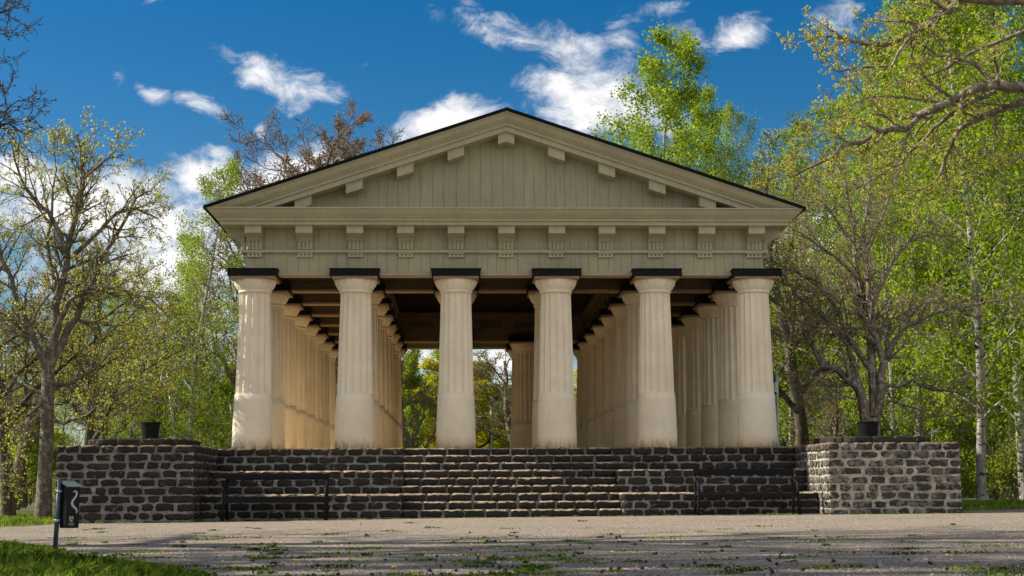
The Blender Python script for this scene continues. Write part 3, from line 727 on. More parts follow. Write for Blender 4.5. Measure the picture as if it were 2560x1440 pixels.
# ------------------------------------------------------------------ lamp posts
def post(px, y, ytop, lean_px, r, label, heads, name='lamp_post'):
    top = W(px+lean_px, ytop, y); b0 = W(px, 1200, y); z0 = gz(b0.x)
    # foot straight below, continuing the lean
    m_ = W(px, 1095, y); k = (top.z-z0)/(top.z-m_.z); foot = top+(m_-top)*k
    o = empty(name, (foot.x, y, z0)); tag(o, label, 'lamp post' if heads else 'pole')
    d = top-foot; h = d.z
    p_ = MB(); p_.tube([(0, 0, -.1), (d.x*.45, 0, h*.45), (d.x*.46, 0, h*.46), (d.x, 0, h)], [r*1.3, r*1.3, r, r], 10); p_.build('pole', M['galv'], o, smooth=True)
    if heads:
        for s_ in (-.16, -.04):
            q = MB(); q.lathe([(.045, h-.52), (.055, h-.50), (.055, h-.24), (.045, h-.22)], 14, (d.x+s_, -.04)); q.build('lamp_head', M['lampwhite'], o, smooth=False)
        q = MB(); q.tube([(d.x-.11, -.16, h-.56), (d.x-.11, .0, h-.56)], .085, 16); q.build('round_lamp', M['lampwhite'], o)
        q = MB(); q.tube([(d.x-.11, -.175, h-.56), (d.x-.11, -.161, h-.56)], .055, 16); q.build('lens', M['black'], o)
        q = MB(); q.box(d.x-.17, d.x+.02, -.015, .015, h-.4, h-.36); q.build('arm', M['galv'], o)
    return o
post(1944, 9, 936, -2, .045, 'grey lamp post with white cylinder heads just right of the right corner column', True)
post(437, 14, 925, -18, .05, 'leaning grey lamp post behind the left pier', True)
post(577, 24, 1012, 0, .035, 'thin grey pole left of the left corner column', False, 'pole')
post(1228, 30, 1010, 0, .05, 'thin grey pole seen between the two middle front columns', False, 'pole')

# ------------------------------------------------------------------ trees
class Tree:
    def __init__(s, seed, spec, leaf):
        s.r = random.Random(seed); s.np = np.random.default_rng(seed); s.spec = spec; s.leaf = leaf
        s.tubes = []; s.tips = []; s.minr = .0035
    def emit(s, pts, radii, lev):
        s.tubes.append((np.array([tuple(p) for p in pts]), np.array(radii), (9, 6, 5, 4, 3, 3)[min(lev, 5)]))
    def grow(s, p, d, L, r, lev):
        sp = s.spec[lev]; n = sp['n']; R = s.r; pts = [p.copy()]; rr = [r]; st = L/n; wn_ = sp['w']; tr = sp['t']; te = sp.get('te', .3)
        d = d.normalized()
        for i in range(n):
            d = (d+Vector((R.gauss(0, wn_), R.gauss(0, wn_), R.gauss(0, wn_)+tr*(i+1)/n))).normalized()
            p = p+d*st; pts.append(p); rr.append(max(r*(1-(1-te)*(i+1)/n), s.minr))
        s.emit(pts, rr, lev); s.kids(pts, rr, L, lev)
    def kids(s, pts, rr, L, lev):
        sp = s.spec[lev]; R = s.r
        if sp.get('leaf'):
            k = max(1, int(L*sp['leaf']))
            for _ in range(k):
                t = R.uniform(sp.get('l0', .15), 1)*(len(pts)-1); i = min(int(t), len(pts)-2); s.tips.append(pts[i].lerp(pts[i+1], t-i))
            if sp.get('tip'): s.tips += [pts[-1]]*sp['tip']
        if lev+1 >= len(s.spec): return
        ch = sp['c']; k = ch if isinstance(ch, int) else max(1, int(L*ch+R.random()))
        az = R.uniform(0, 6.28)
        for q in range(k):
            t = sp.get('s', .2)+(1-sp.get('s', .2))*((q+R.random())/k); tt = min(t, .999)*(len(pts)-1); i = int(tt); f = tt-i
            p = pts[i].lerp(pts[i+1], f); pd = (pts[i+1]-pts[i]).normalized()
            az += 2.4+R.uniform(-.5, .5)
            a = Vector((0, 0, 1)) if abs(pd.z) < .9 else Vector((1, 0, 0)); b1 = pd.cross(a).normalized(); b2 = pd.cross(b1)
            side = b1*math.cos(az)+b2*math.sin(az)
            an = rad(sp['a']+R.uniform(-12, 12)); d = pd*math.cos(an)+side*math.sin(an)
            env = sp['env'](t) if 'env' in sp else (1-.55*t)
            l = (sp['L']*L if 'L' in sp else sp['abs'])*env*R.uniform(.7, 1.25)
            rc_ = rr[i]*(1-f)+rr[i+1]*f
            s.grow(p, d, max(l, .08), max(.004, min(rc_*.75, rc_*sp.get('rr', .55))), lev+1)
    def limb(s, pts, r0, r1, lev=1, L=None):
        # smooth the given line a little
        P = [pts[0]]
        for a, b1 in zip(pts[:-1], pts[1:]):
            for k in (1, 2):
                q = a.lerp(b1, k/2); l_ = (b1-a).length
                P.append(q+Vector((s.r.gauss(0, .035*l_), s.r.gauss(0, .05*l_), s.r.gauss(0, .035*l_))))
        n = len(P); rr = [r0+(r1-r0)*(i/(n-1)) for i in range(n)]
        s.emit(P, rr, lev); L = L or sum((P[i+1]-P[i]).length for i in range(n-1))
        s.kids(P, rr, L, lev)
    def meshes(s, bark, lm):
        V = []; Q = []; o = 0
        for P, R_, n in s.tubes:
            v, q = tube_np(P, R_, n); V.append(v); Q.append(q+o); o += len(v)
        tm = mesh_np('trunk', np.concatenate(V), np.concatenate(Q), bark, True)
        lf = s.leaf; T = np.array([tuple(p) for p in s.tips]); m = lf['m']
        C = np.repeat(T, m, 0)+s.np.normal(0, lf['sp'], (len(T)*m, 3))*np.array([1, 1, lf.get('vz', 1)]); n = len(C)
        if lf.get('drop'): C[:, 2] -= np.abs(s.np.normal(0, lf['drop'], n))
        A = s.np.normal(0, 1, (n, 3)); A[:, 2] -= lf.get('hang', .3); A /= np.linalg.norm(A, axis=1)[:, None]
        B = np.cross(A, s.np.normal(0, 1, (n, 3))); B /= np.linalg.norm(B, axis=1)[:, None]
        sz = (lf['s']*s.np.uniform(.55, 1.3, n))[:, None]; A = A*sz; B = B*sz*lf.get('asp', .42)
        V = np.stack([C, C+A*.5+B, C+A, C+A*.5-B], 1).reshape(-1, 3); Q = np.arange(4*n).reshape(-1, 4)
        # tone per clump: neighbouring leaves share much of it
        tn = np.clip(np.repeat(s.np.uniform(0, 1, len(T)), m)*.55+s.np.uniform(0, .5, n), 0, 1)
        return tm, mesh_np('crown', V, Q, lm, False, tn)
def put(tm, cm, name, loc, scale, rz, label, cat='tree', group=None):
    o = empty(name, loc, rz); o.scale = (scale[0], scale[0], scale[1]) if isinstance(scale, tuple) else (scale,)*3
    tag(o, label, cat, group); link('trunk', tm, o); link('crown', cm, o); return o
UP = Vector((0, 0, 1))
# --- birch, 10 m tall reference, pendulous twigs
def make_birch(seed, leaves=1.0, lm='leaf_birch', wide=1.0, H=10., bark='bark_birch', s=.055, low=.12):
    env = lambda t: (math.sin(math.pi*min(1, (t-.02)*1.0)**.75)*.9+.16)
    spec = [dict(n=14, w=.035, t=.03, c=46, s=low, a=52, abs=1.75*wide*H/10, env=env, rr=.38, te=.12),
            dict(n=6, w=.10, t=-.05, c=9, s=.15, a=42, L=.42, rr=.5, te=.2, leaf=2.0),
            dict(n=4, w=.10, t=-.45, c=4, s=.2, a=35, L=.55, rr=.6, te=.3, leaf=5.0),
            dict(n=3, w=.08, t=-.9, c=0, s=.2, a=30, leaf=8.5, tip=1, te=.4)]
    t = Tree(seed, spec, dict(m=int(6*leaves), sp=.085, s=s, hang=.5, vz=1.3))
    t.grow(Vector((0, 0, 0)), UP, H, .085*H/10, 0)
    return t.meshes(M[bark], M[lm])
# --- round broadleaf, with buds
def make_round(seed, H, lm, bark, m=4, s=.05, sp=.06, k=1.0, fork=.28, dense=1.0, minr=.0035):
    spec = [dict(n=8, w=.06, t=.05, c=16, s=fork, a=48, L=.52, rr=.55, te=.25, env=lambda t: 1.05-.6*t),
            dict(n=7, w=.11, t=.10, c=8, s=.2, a=42, L=.5, rr=.55, te=.22),
            dict(n=5, w=.13, t=.08, c=int(6*dense), s=.15, a=42, L=.5, rr=.55, te=.3),
            dict(n=3, w=.15, t=.12, c=4, s=.15, a=40, L=.55, rr=.7, te=.4, leaf=3*k, tip=1),
            dict(n=2, w=.15, t=.1, c=0, s=0, a=40, leaf=7*k, tip=2, te=.5)]
    t = Tree(seed, spec, dict(m=m, sp=sp, s=s, hang=0))
    t.minr = minr; t.grow(Vector((0, 0, 0)), UP, H, .028*H, 0)
    return t.meshes(M[bark], M[lm])
BA = make_birch(1, 1.35, s=.062, wide=1.15); BB = make_birch(2, 1.0, wide=1.3, s=.062); BD = make_birch(3, 1.45, s=.06, wide=1.1); BC = make_birch(4, .7, 'leaf_birch', 1.1)
RG = make_round(21, 8, 'leaf_green', 'bark', 6, .10, .12, fork=.1); RBn = make_round(29, 8, 'leaf_brown', 'bark_brown', 1, .036, .05, .45, fork=.22, dense=1.7, minr=.0075)
RY = make_round(23, 7, 'leaf_yellow', 'bark_dark', 5, .08, .09, fork=.1); RT = make_round(24, 7, 'leaf_tan', 'bark', 1, .05, .05, .8, dense=1.3, minr=.007); RU = make_round(25, 7, 'leaf_bud', 'bark_dark', 1, .042, .05, .5, minr=.006)
RS = make_round(26, 8, 'leaf_brown', 'bark_dark', 1, .03, .04, .3, fork=.45, dense=.67)
def stand(ms, H0, px, Y, ytop, rz, name, label, group=None, wf=1.0):
    a = W(px, ytop, Y); base = W(px, 1210, Y); h = a.z-gz(base.x)
    k = h/H0; return put(*ms, name, (base.x, Y, gz(base.x)-.05), (k*wf, k), rz, label, group=group)
# mesh heights
def hh(ms): return max(v.co.z for v in ms[1].vertices)
HD, HA, HB, HC, HG, HBn, HY, HT, HU = map(hh, (BD, BA, BB, BC, RG, RBn, RY, RT, RU))
TL = [
 (BD, HD, 1612, 30, 52, .3, 'birch_tree', 'tallest birch rising above the right roof slope, against the cloud', None, 1.1),
 (BD, HD, 1790, 36, 185, 1.9, 'birch_tree', 'second birch above the right roof slope, shorter and right of the tallest', None, .9),
 (BC, HC, 1893, 33, 255, 4.1, 'birch_tree', 'thin pale birch above the right roof slope, rightmost before the blue gap', None, .7),
 (RBn, HBn, 865, 30, 268, 1.0, 'budding_tree', 'grey brown budding tree above the left roof slope', None, 1.12),
 (RBn, HBn, 585, 20, 400, 2.6, 'budding_tree', 'thin brown budding tree left of the left roof corner', None, .8),
 (BC, HC, 472, 12, 365, .9, 'birch_tree', 'leafy birch behind the left pier with the leaning lamp post', None, 1.0),
 (BC, HC, 540, 22, 560, 3.0, 'birch_tree', 'sparse young birch left of the left corner column', None, 1.1),
 (RU, HU, 25, 3, 480, 2.2, 'budding_tree', 'dark stemmed tree with yellow buds at the left edge of the picture', None, 1.0),
 (RU, HU, 190, 9, 560, 4.0, 'budding_tree', 'yellow budded tree just behind and right of the big left tree', None, .95),
 (RT, HT, 300, 20, 640, .5, 'budding_tree', 'dull tan tree behind the left pier, between the big tree and the birch', None, 1.1),
 (BA, HA, 2312, 14, 60, 2.0, 'birch_tree', 'white trunked birch directly behind the right pier', None, 1.1),
 (BB, HB, 2452, 8, -260, 5.0, 'birch_tree', 'birch with stout leaning trunk beside the right end of the right pier', None, 1.0),
 (BA, HA, 2560, 10, -330, 3.3, 'birch_tree', 'dark stemmed birch at the right edge of the picture', None, 1.0),
 (BB, HB, 2500, 24, -120, .7, 'birch_tree', 'full birch in the second rank near the right edge', None, 1.15),
 (BC, HC, 2085, 26, 190, 1.2, 'birch_tree', 'pale yellow green birch right of the roof corner, behind the many-stemmed tree', None, 1.25),
 (BC, HC, 1990, 30, 260, 1.2, 'birch_tree', 'narrow pale birch nearest the right roof corner', None, 1.0),
 (BB, HB, 2380, 34, -60, 4.4, 'birch_tree', 'tall full birch in the rear rank at upper right', None, 1.2),
 (RG, HG, 2040, 32, 740, 2.4, 'leafy_tree', 'low green tree right of the lamp post', None, 1.3),
 (RT, HT, 2080, 22, 880, 5.1, 'leafy_tree', 'low tan twiggy tree left of the many-stemmed tree', None, 1.2),
 (RG, HG, 2300, 30, 700, .9, 'leafy_tree', 'green tree low behind the right pier', None, 1.4),
 (RG, HG, 2500, 15, 830, 3.9, 'leafy_tree', 'low bright green tree at the right edge', None, 1.4),
 (RG, HG, 545, 26, 900, 4.4, 'leafy_tree', 'low green tree left of the left corner column', None, 1.3),
 (RG, HG, 370, 34, 920, 1.4, 'leafy_tree', 'low green tree behind the empty left pot', None, 1.2),
 (RG, HG, 60, 22, 930, 2.4, 'leafy_tree', 'low green tree far behind the big left tree', None, 1.3),
 (RT, HT, 1045, 27, 835, 3.1, 'budding_tree', 'tan twiggy tree seen between second and third front columns', None, 1.1),
 (RG, HG, 1002, 38, 850, .1, 'leafy_tree', 'green tree at the left of the gap between second and third columns', None, .8),
 (RY, HY, 1215, 30, 885, 3.7, 'maple_tree', 'yellow flowering maple seen between the two middle front columns', None, 1.9),
 (RT, HT, 1290, 21, 800, 2.2, 'budding_tree', 'twiggy tan tree reaching in from behind the fourth front column', None, 1.3),
 (RG, HG, 1175, 40, 860, 2.9, 'leafy_tree', 'green tree behind the yellow maple in the middle gap', None, 1.3),
 (RY, HY, 1440, 32, 900, 1.7, 'maple_tree', 'yellow flowering maple mostly hidden behind the fourth front column', None, 1.3),
 (RG, HG, 870, 34, 900, 1.7, 'leafy_tree', 'green tree hidden behind the second front column', None, 1.2)]
for ms, H0, px, Y, yt, rz, nm, lb, gp, wf in TL: stand(ms, H0, px, Y, yt, rz, nm, lb, gp, wf)

# --- big left tree, limbs drawn from life
def limbs(T, base, Y, L, rng, spread=.9):
    for (pts, r0, r1, j) in L:
        P = []; dy = base
        sgn = j
        for i, (a, b1) in enumerate(pts):
            P.append(W(a, b1, Y+sgn*spread*(i/(len(pts)-1))**1.1))
        T.limb(P, r0, r1)
def twigs(k, leafd, a1=45, up_=.06):
    return [dict(n=1, w=0, t=0, c=1, a=40),
            dict(n=1, w=.1, t=0, c=5.2*k, s=.22, a=a1, abs=1.05, rr=.5, env=lambda t: 1.15-.5*t),
            dict(n=6, w=.12, t=up_, c=7, s=.12, a=42, L=.5, rr=.6, te=.3),
            dict(n=4, w=.14, t=up_, c=5, s=.12, a=40, L=.5, rr=.7, te=.4, leaf=leafd*.5, tip=1),
            dict(n=3, w=.15, t=up_, c=0, s=0, a=40, leaf=leafd, tip=1, te=.5)]
Yl = 1.0
T = Tree(77, twigs(.85, 2.2), dict(m=1, sp=.022, s=.05, hang=.2, asp=.42))
tr_ = [W(108, 1302, Yl), W(112, 1200, Yl), W(117, 1096, Yl), W(119, 1010, Yl), W(120, 927, Yl)]; tr_[0].z = -.15
T.emit(tr_, [.20, .165, .15, .14, .135], 0)
limbs(T, 0, Yl, [
 ([(120, 927), (135, 820), (150, 720), (165, 622), (184, 560), (200, 480), (205, 400), (190, 335)], .13, .018, .6),
 ([(117, 925), (105, 892), (76, 822), (41, 734), (15, 650), (-10, 580), (-40, 520)], .105, .02, -1),
 ([(124, 915), (157, 857), (192, 790), (225, 720), (262, 640), (300, 570), (338, 498), (382, 475)], .11, .016, 1.2),
 ([(160, 640), (160, 613), (116, 533), (80, 493), (53, 444), (36, 400), (30, 350)], .07, .014, -.6),
 ([(166, 622), (173, 595), (195, 515), (213, 444), (267, 395), (311, 387)], .075, .014, -.3),
 ([(187, 635), (249, 573), (293, 529), (345, 520), (400, 545)], .06, .012, .9),
 ([(134, 851), (175, 752), (216, 720), (292, 725), (373, 746), (430, 790)], .07, .012, -1.2),
 ([(114, 1040), (160, 1060), (216, 1043), (280, 996), (350, 956), (425, 925)], .05, .01, -1.6),
 ([(113, 985), (58, 960), (0, 990), (-60, 1000)], .055, .012, .4),
 ([(118, 960), (170, 960), (230, 930), (300, 860), (360, 840)], .05, .01, 1.4),
 ([(116, 1000), (70, 1040), (20, 1050), (-30, 1100)], .04, .01, -1.4),
 ([(117, 905), (85, 850), (30, 830), (-40, 800)], .06, .012, 1.5),
 ([(145, 750), (130, 680), (118, 600), (130, 500), (140, 420), (135, 350)], .06, .012, 1.0),
 ([(110, 1100), (80, 1080), (30, 1120), (0, 1180)], .03, .01, -.8)], T.r)
tm, cm = T.meshes(M['bark_mid'], M['leaf_bud'])
o = empty('linden_tree', (0, 0, 0)); tag(o, 'big grey barked tree with spreading limbs and yellow buds left of the left pier', 'tree'); link('trunk', tm, o); link('crown', cm, o)

# --- many-stemmed tree on the right, nearly bare
Yr = 4.0
T = Tree(78, twigs(.85, 1.6, 42, .10), dict(m=1, sp=.02, s=.04, hang=0, asp=.45))
foot = W(2180, 1250, Yr); foot.z = 0
T.emit([foot+Vector((-.08, 0, -.1)), W(2177, 1110, Yr), W(2162, 1044, Yr)], [.2, .15, .135], 0)
T.emit([foot+Vector((.05, 0, -.1)), W(2187, 1110, Yr), W(2184, 1044, Yr)], [.2, .16, .14], 0)
limbs(T, 0, Yr, [
 ([(2162, 1044), (2149, 973), (2131, 958), (2095, 924), (2055, 911), (2033, 871), (2011, 844), (1992, 790)], .13, .015, -.9),
 ([(2149, 975), (2135, 911), (2113, 853), (2069, 800), (2020, 764), (1975, 711), (1950, 660)], .085, .012, .8),
 ([(2184, 1044), (2184, 960), (2175, 871), (2171, 782), (2158, 738), (2140, 649), (2131, 560), (2112, 470), (2100, 400)], .13, .014, .5),
 ([(2174, 920), (2131, 853), (2095, 782), (2073, 738), (2033, 702), (1984, 675), (1930, 655)], .085, .014, -1.3),
 ([(2187, 1040), (2202, 960), (2206, 907), (2189, 827), (2175, 747), (2166, 649), (2158, 582), (2172, 490), (2180, 400)], .12, .014, -.6),
 ([(2206, 915), (2229, 862), (2264, 813), (2309, 795), (2371, 773), (2469, 755), (2556, 740)], .085, .014, -1),
 ([(2215, 900), (2222, 844), (2229, 800), (2278, 773), (2335, 755), (2400, 757)], .06, .012, 1.1),
 ([(2203, 962), (2282, 955), (2327, 973), (2398, 982), (2440, 1010)], .055, .012, -1.4),
 ([(2178, 822), (2095, 815), (2011, 813), (1935, 822)], .05, .010, -1.5),
 ([(2160, 740), (2113, 724), (2024, 727), (1960, 715)], .045, .010, .9),
 ([(2178, 765), (2211, 693), (2238, 640), (2282, 600), (2327, 587), (2370, 590)], .065, .012, .6),
 ([(2165, 640), (2200, 560), (2230, 480), (2250, 420)], .045, .010, 1.2),
 ([(2135, 610), (2090, 540), (2050, 500), (2010, 480)], .045, .010, -.8),
 ([(2150, 700), (2080, 640), (2020, 590), (1960, 560)], .05, .010, -1.4),
 ([(2195, 1000), (2260, 1010), (2330, 1040), (2400, 1040)], .035, .008, -1.5),
 ([(2155, 1000), (2100, 990), (2040, 1000), (1985, 980)], .035, .008, -1.2)], T.r)
tm, cm = T.meshes(M['bark_light'], M['leaf_tan'])
o = empty('many_stemmed_tree', (0, 0, 0)); tag(o, 'nearly bare many-stemmed tree growing behind the right pier and its pot', 'tree'); link('trunk', tm, o); link('crown', cm, o)

# --- tree whose boughs reach in from the right, nearer than the temple
Yo_ = -14.5
def near_twigs(k):
    t_ = twigs(k, .01, 42, .04); t_[1].update(c=3.4*k, abs=.55, n=6); t_[2].update(c=5, n=6); t_[3].update(c=3, leaf=.01, tip=0, n=4); t_[4].update(leaf=.01, tip=1, n=3)
    t_[3]['leaf'] = 0
    return t_
T = Tree(79, near_twigs(1.0), dict(m=5, sp=.010, s=.026, hang=-.2, asp=.5))
tk = Vector((8.3, Yo_, gz(8)))
T.emit([tk+Vector((0, 0, -.1)), tk+Vector((.05, .1, 1.4)), tk+Vector((-.1, 0, 2.9)), tk+Vector((-.35, .1, 4.6)), tk+Vector((-.2, .2, 6.6))], [.32, .27, .24, .19, .08], 0)
R0 = (3010, 420); R1 = (2960, 160)
limbs(T, 0, Yo_, [
 ([R1, (2760, 40), (2560, 6), (2402, 4), (2366, 27), (2318, 62), (2278, 84), (2220, 115), (2166, 107), (2104, 98), (2051, 89), (2010, 105)], .085, .007, .6),
 ([R0, (2760, 270), (2560, 218), (2491, 213), (2424, 226), (2362, 258), (2304, 289), (2264, 324), (2206, 324), (2158, 355), (2100, 364), (2051, 409), (1989, 435), (1927, 444)], .085, .006, -.5),
 ([R0, (2740, 280), (2560, 258), (2500, 275), (2424, 306), (2384, 342), (2364, 391), (2353, 431), (2327, 462), (2287, 480)], .06, .006, .8),
 ([(2491, 213), (2433, 155), (2353, 138), (2291, 107), (2230, 70)], .03, .006, .4),
 ([(2491, 226), (2433, 253), (2371, 293), (2335, 320), (2300, 360), (2269, 382), (2255, 409), (2211, 431), (2149, 466), (2080, 470)], .032, .005, .9),
 ([(2278, 90), (2225, 164), (2149, 169), (2095, 178), (2051, 155)], .022, .005, -.6),
 ([(2366, 27), (2330, 0), (2300, -40), (2250, -80)], .03, .006, -.4),
 ([(2760, 40), (2600, 60), (2480, 110), (2380, 160), (2290, 200), (2200, 220)], .035, .005, 1.0),
 ([(2760, 290), (2640, 330), (2540, 400), (2450, 440), (2400, 500)], .03, .005, -.5),
 ([(2362, 258), (2300, 250), (2220, 240), (2150, 250), (2080, 300)], .022, .004, -1.0),
 ([(2206, 324), (2120, 300), (2060, 330), (2000, 370)], .018, .004, .8)], T.r)
tm, cm = T.meshes(M['bark'], M['leaf_bud'])
o = empty('overhanging_tree', (0, 0, 0)); tag(o, 'rough grey boughs with sparse yellow green buds hanging in across the upper right', 'tree'); link('trunk', tm, o); link('crown', cm, o)

# --- trees left of the frame: one shows its twigs at upper left, all of them shade the gravel
T = Tree(80, near_twigs(.8), dict(m=2, sp=.008, s=.02, hang=0, asp=.5))
Yt = -15.5; tk = Vector((-10.2, Yt, gz(-10)))
T.emit([tk+Vector((0, 0, -.1)), tk+Vector((.1, 0, 1.5)), tk+Vector((0, .1, 3.0)), tk+Vector((.2, 0, 4.6)), tk+Vector((.1, 0, 6.2))], [.26, .22, .19, .14, .05], 0)
A0 = (-760, 560); A1 = (-700, 250)
limbs(T, 0, Yt, [
 ([A1, (-400, 130), (-200, 70), (-60, 40), (0, 30), (30, 25)], .06, .005, .3),
 ([A1, (-400, 200), (-200, 130), (-60, 90), (15, 72)], .05, .004, -.4),
 ([A0, (-400, 400), (-200, 330), (-60, 290), (10, 275), (48, 250)], .06, .004, .4),
 ([A0, (-400, 480), (-200, 400), (-50, 330), (20, 310), (50, 325)], .05, .004, -.5),
 ([A0, (-500, 380), (-300, 260), (-100, 180), (-20, 160)], .05, .005, 1.0)], T.r)
tm, cm = T.meshes(M['bark_dark'], M['leaf_brown'])
o = empty('budding_tree', (0, 0, 0)); tag(o, 'dark twigs with brown buds reaching in at the upper left edge', 'tree'); link('trunk', tm, o); link('crown', cm, o)
for i, (x, y, s_, rz, ms, lb) in enumerate([
    (-15.5, -15.8, 1.35, 0, RS, 'bare budding tree nearest outside the left edge, shading the middle of the gravel'),
    (-17.5, -19.0, 2.1, 2.2, RS, 'bare tree outside the left edge, set back nearest the camera'),
    (-18.5, -12.6, 2.5, 3.3, RS, 'bare tree outside the left edge, farthest back and level with the far gravel'),
    (-20.5, -16.6, 2.6, 4.1, RS, 'tallest bare tree outside the left edge, shading the right foreground')]):
    put(*ms, 'budding_tree', (x, y, gz(x)), s_, rz, lb, group='trees outside the left edge')

# --- far wood, uncountable
rw = np.random.default_rng(9); V = []; Q = []; Tn = []; o_ = 0
TV = []; TQ = []; to = 0
for k in range(130):
    x = rw.uniform(-48, 52) if k < 96 else rw.uniform(-11, 11); y = rw.uniform(44, 78) if k < 96 else rw.uniform(40, 56)
    tall = 1.0 if x < 12 else 1.75
    h = rw.uniform(5.0, 8.2)*tall*(y/60); rx = rw.uniform(1.4, 2.6)*tall**.6; n = 6500
    if k >= 96: h = rw.uniform(5.6, 8.6)*y/60; rx = rw.uniform(1.3, 2.2)
    d = rw.normal(0, 1, (n, 3)); d /= np.linalg.norm(d, axis=1)[:, None]; rr_ = rw.uniform(.15, 1, n)**.5
    cl_ = rw.normal(0, 1, (60, 3)); cl_ /= np.linalg.norm(cl_, axis=1)[:, None]; cl_ *= rw.uniform(.3, 1, (60, 1))
    c = cl_[rw.integers(0, 60, n)]+rw.normal(0, .13, (n, 3))
    C = np.array([x, y, h*.52])+c*np.array([rx, rx, h*.48])
    A = rw.normal(0, 1, (n, 3)); A /= np.linalg.norm(A, axis=1)[:, None]; B = np.cross(A, rw.normal(0, 1, (n, 3))); B /= np.linalg.norm(B, axis=1)[:, None]
    A *= .17; B *= .08
    V.append(np.stack([C, C+A*.5+B, C+A, C+A*.5-B], 1).reshape(-1, 3)); Q.append(np.arange(4*n).reshape(-1, 4)+o_); o_ += 4*n
    Tn.append(np.clip(rw.uniform(0, .6)+rw.uniform(0, .4, n), 0, 1))
    v, q = tube_np(np.array([[x, y, -.2], [x+rw.normal(0, .1), y, h*.5], [x+rw.normal(0, .2), y, h*.9]]), np.array([.13, .09, .03]), 5); TV.append(v); TQ.append(q+to); to += len(v)
me = mesh_np('far_wood', np.concatenate(V), np.concatenate(Q), M['leaf_green'], False, np.concatenate(Tn))
fo = link('far_wood', me); tag(fo, 'far wood of young green trees closing the view behind the temple', 'woodland', kind='stuff')
link('far_trunks', mesh_np('far_trunks', np.concatenate(TV), np.concatenate(TQ), M['bark'], True), fo)

V = []; Q = []; Tn = []; o_ = 0; TV = []; TQ = []; to = 0
for k in range(210):
    left = rw.random() < .42
    x = rw.uniform(-30, -7.5) if left else rw.uniform(8.5, 34); y = rw.uniform(10, 40)
    if not left and y < 14 and x < 11: y += 10
    if rw.random() < .2: x = rw.uniform(-9, 10); y = rw.uniform(34, 46)
    h = rw.uniform(1.0, 2.8); rx = rw.uniform(.7, 1.5); n = 1500
    cl_ = rw.normal(0, 1, (50, 3)); cl_ /= np.linalg.norm(cl_, axis=1)[:, None]; cl_ *= rw.uniform(.2, 1, (50, 1))
    C = np.array([x, y, h*.5])+(cl_[rw.integers(0, 50, n)]+rw.normal(0, .16, (n, 3)))*np.array([rx, rx, h*.5]); C[:, 2] = np.abs(C[:, 2])+.02
    A = rw.normal(0, 1, (n, 3)); A /= np.linalg.norm(A, axis=1)[:, None]; B = np.cross(A, rw.normal(0, 1, (n, 3))); B /= np.linalg.norm(B, axis=1)[:, None]
    A *= .085; B *= .036
    V.append(np.stack([C, C+A*.5+B, C+A, C+A*.5-B], 1).reshape(-1, 3)); Q.append(np.arange(4*n).reshape(-1, 4)+o_); o_ += 4*n
    Tn.append(np.clip(rw.uniform(0, .6)+rw.uniform(0, .4, n), 0, 1))
    for _ in range(16):
        d = rw.normal(0, .4, 2)*rx; v, q = tube_np(np.array([[x, y, -.1], [x+d[0]*.5, y+d[1]*.5, h*.55], [x+d[0]*1.4, y+d[1]*1.4, h*rw.uniform(.9, 1.3)]]), np.array([.02, .014, .007]), 3); TV.append(v); TQ.append(q+to); to += len(v)
uo = link('undergrowth', mesh_np('undergrowth', np.concatenate(V), np.concatenate(Q), M['leaf_under'], False, np.concatenate(Tn))); tag(uo, 'low olive green undergrowth and saplings on the woodland floor behind the terrace', 'undergrowth', kind='stuff')
link('stems', mesh_np('stems', np.concatenate(TV), np.concatenate(TQ), M['bark'], True), uo)

# --- slim trunks standing in the woods, each a tree of its own
slim = []
rs = random.Random(31)
SL_ = [(38, 16), (150, 24), (230, 14), (262, 26), (330, 12), (395, 20), (8, 12), (505, 28), (2245, 12), (2285, 24), (2345, 18), (2400, 26), (2470, 16), (2530, 20), (2120, 24), (2010, 20), (1975, 26), (60, 28)]
for i, (px, Y) in enumerate(SL_):
    ms, H0 = ((BC, HC) if i % 3 == 1 else (RU, HU) if i % 3 else (RT, HT)) if px < 600 else ((BC, HC) if i % 3 else (RU, HU))
    lab = 'slim tree in the woods left of the temple' if px < 600 else 'slim pale birch in the woods right of the temple'
    stand(ms, H0, px, Y, rs.uniform(560, 760) if px < 600 else rs.uniform(250, 520), rs.uniform(0, 6.28), 'woodland_tree', lab, 'slim woodland trees on the left' if px < 600 else 'slim woodland trees on the right', rs.uniform(.8, 1.1))

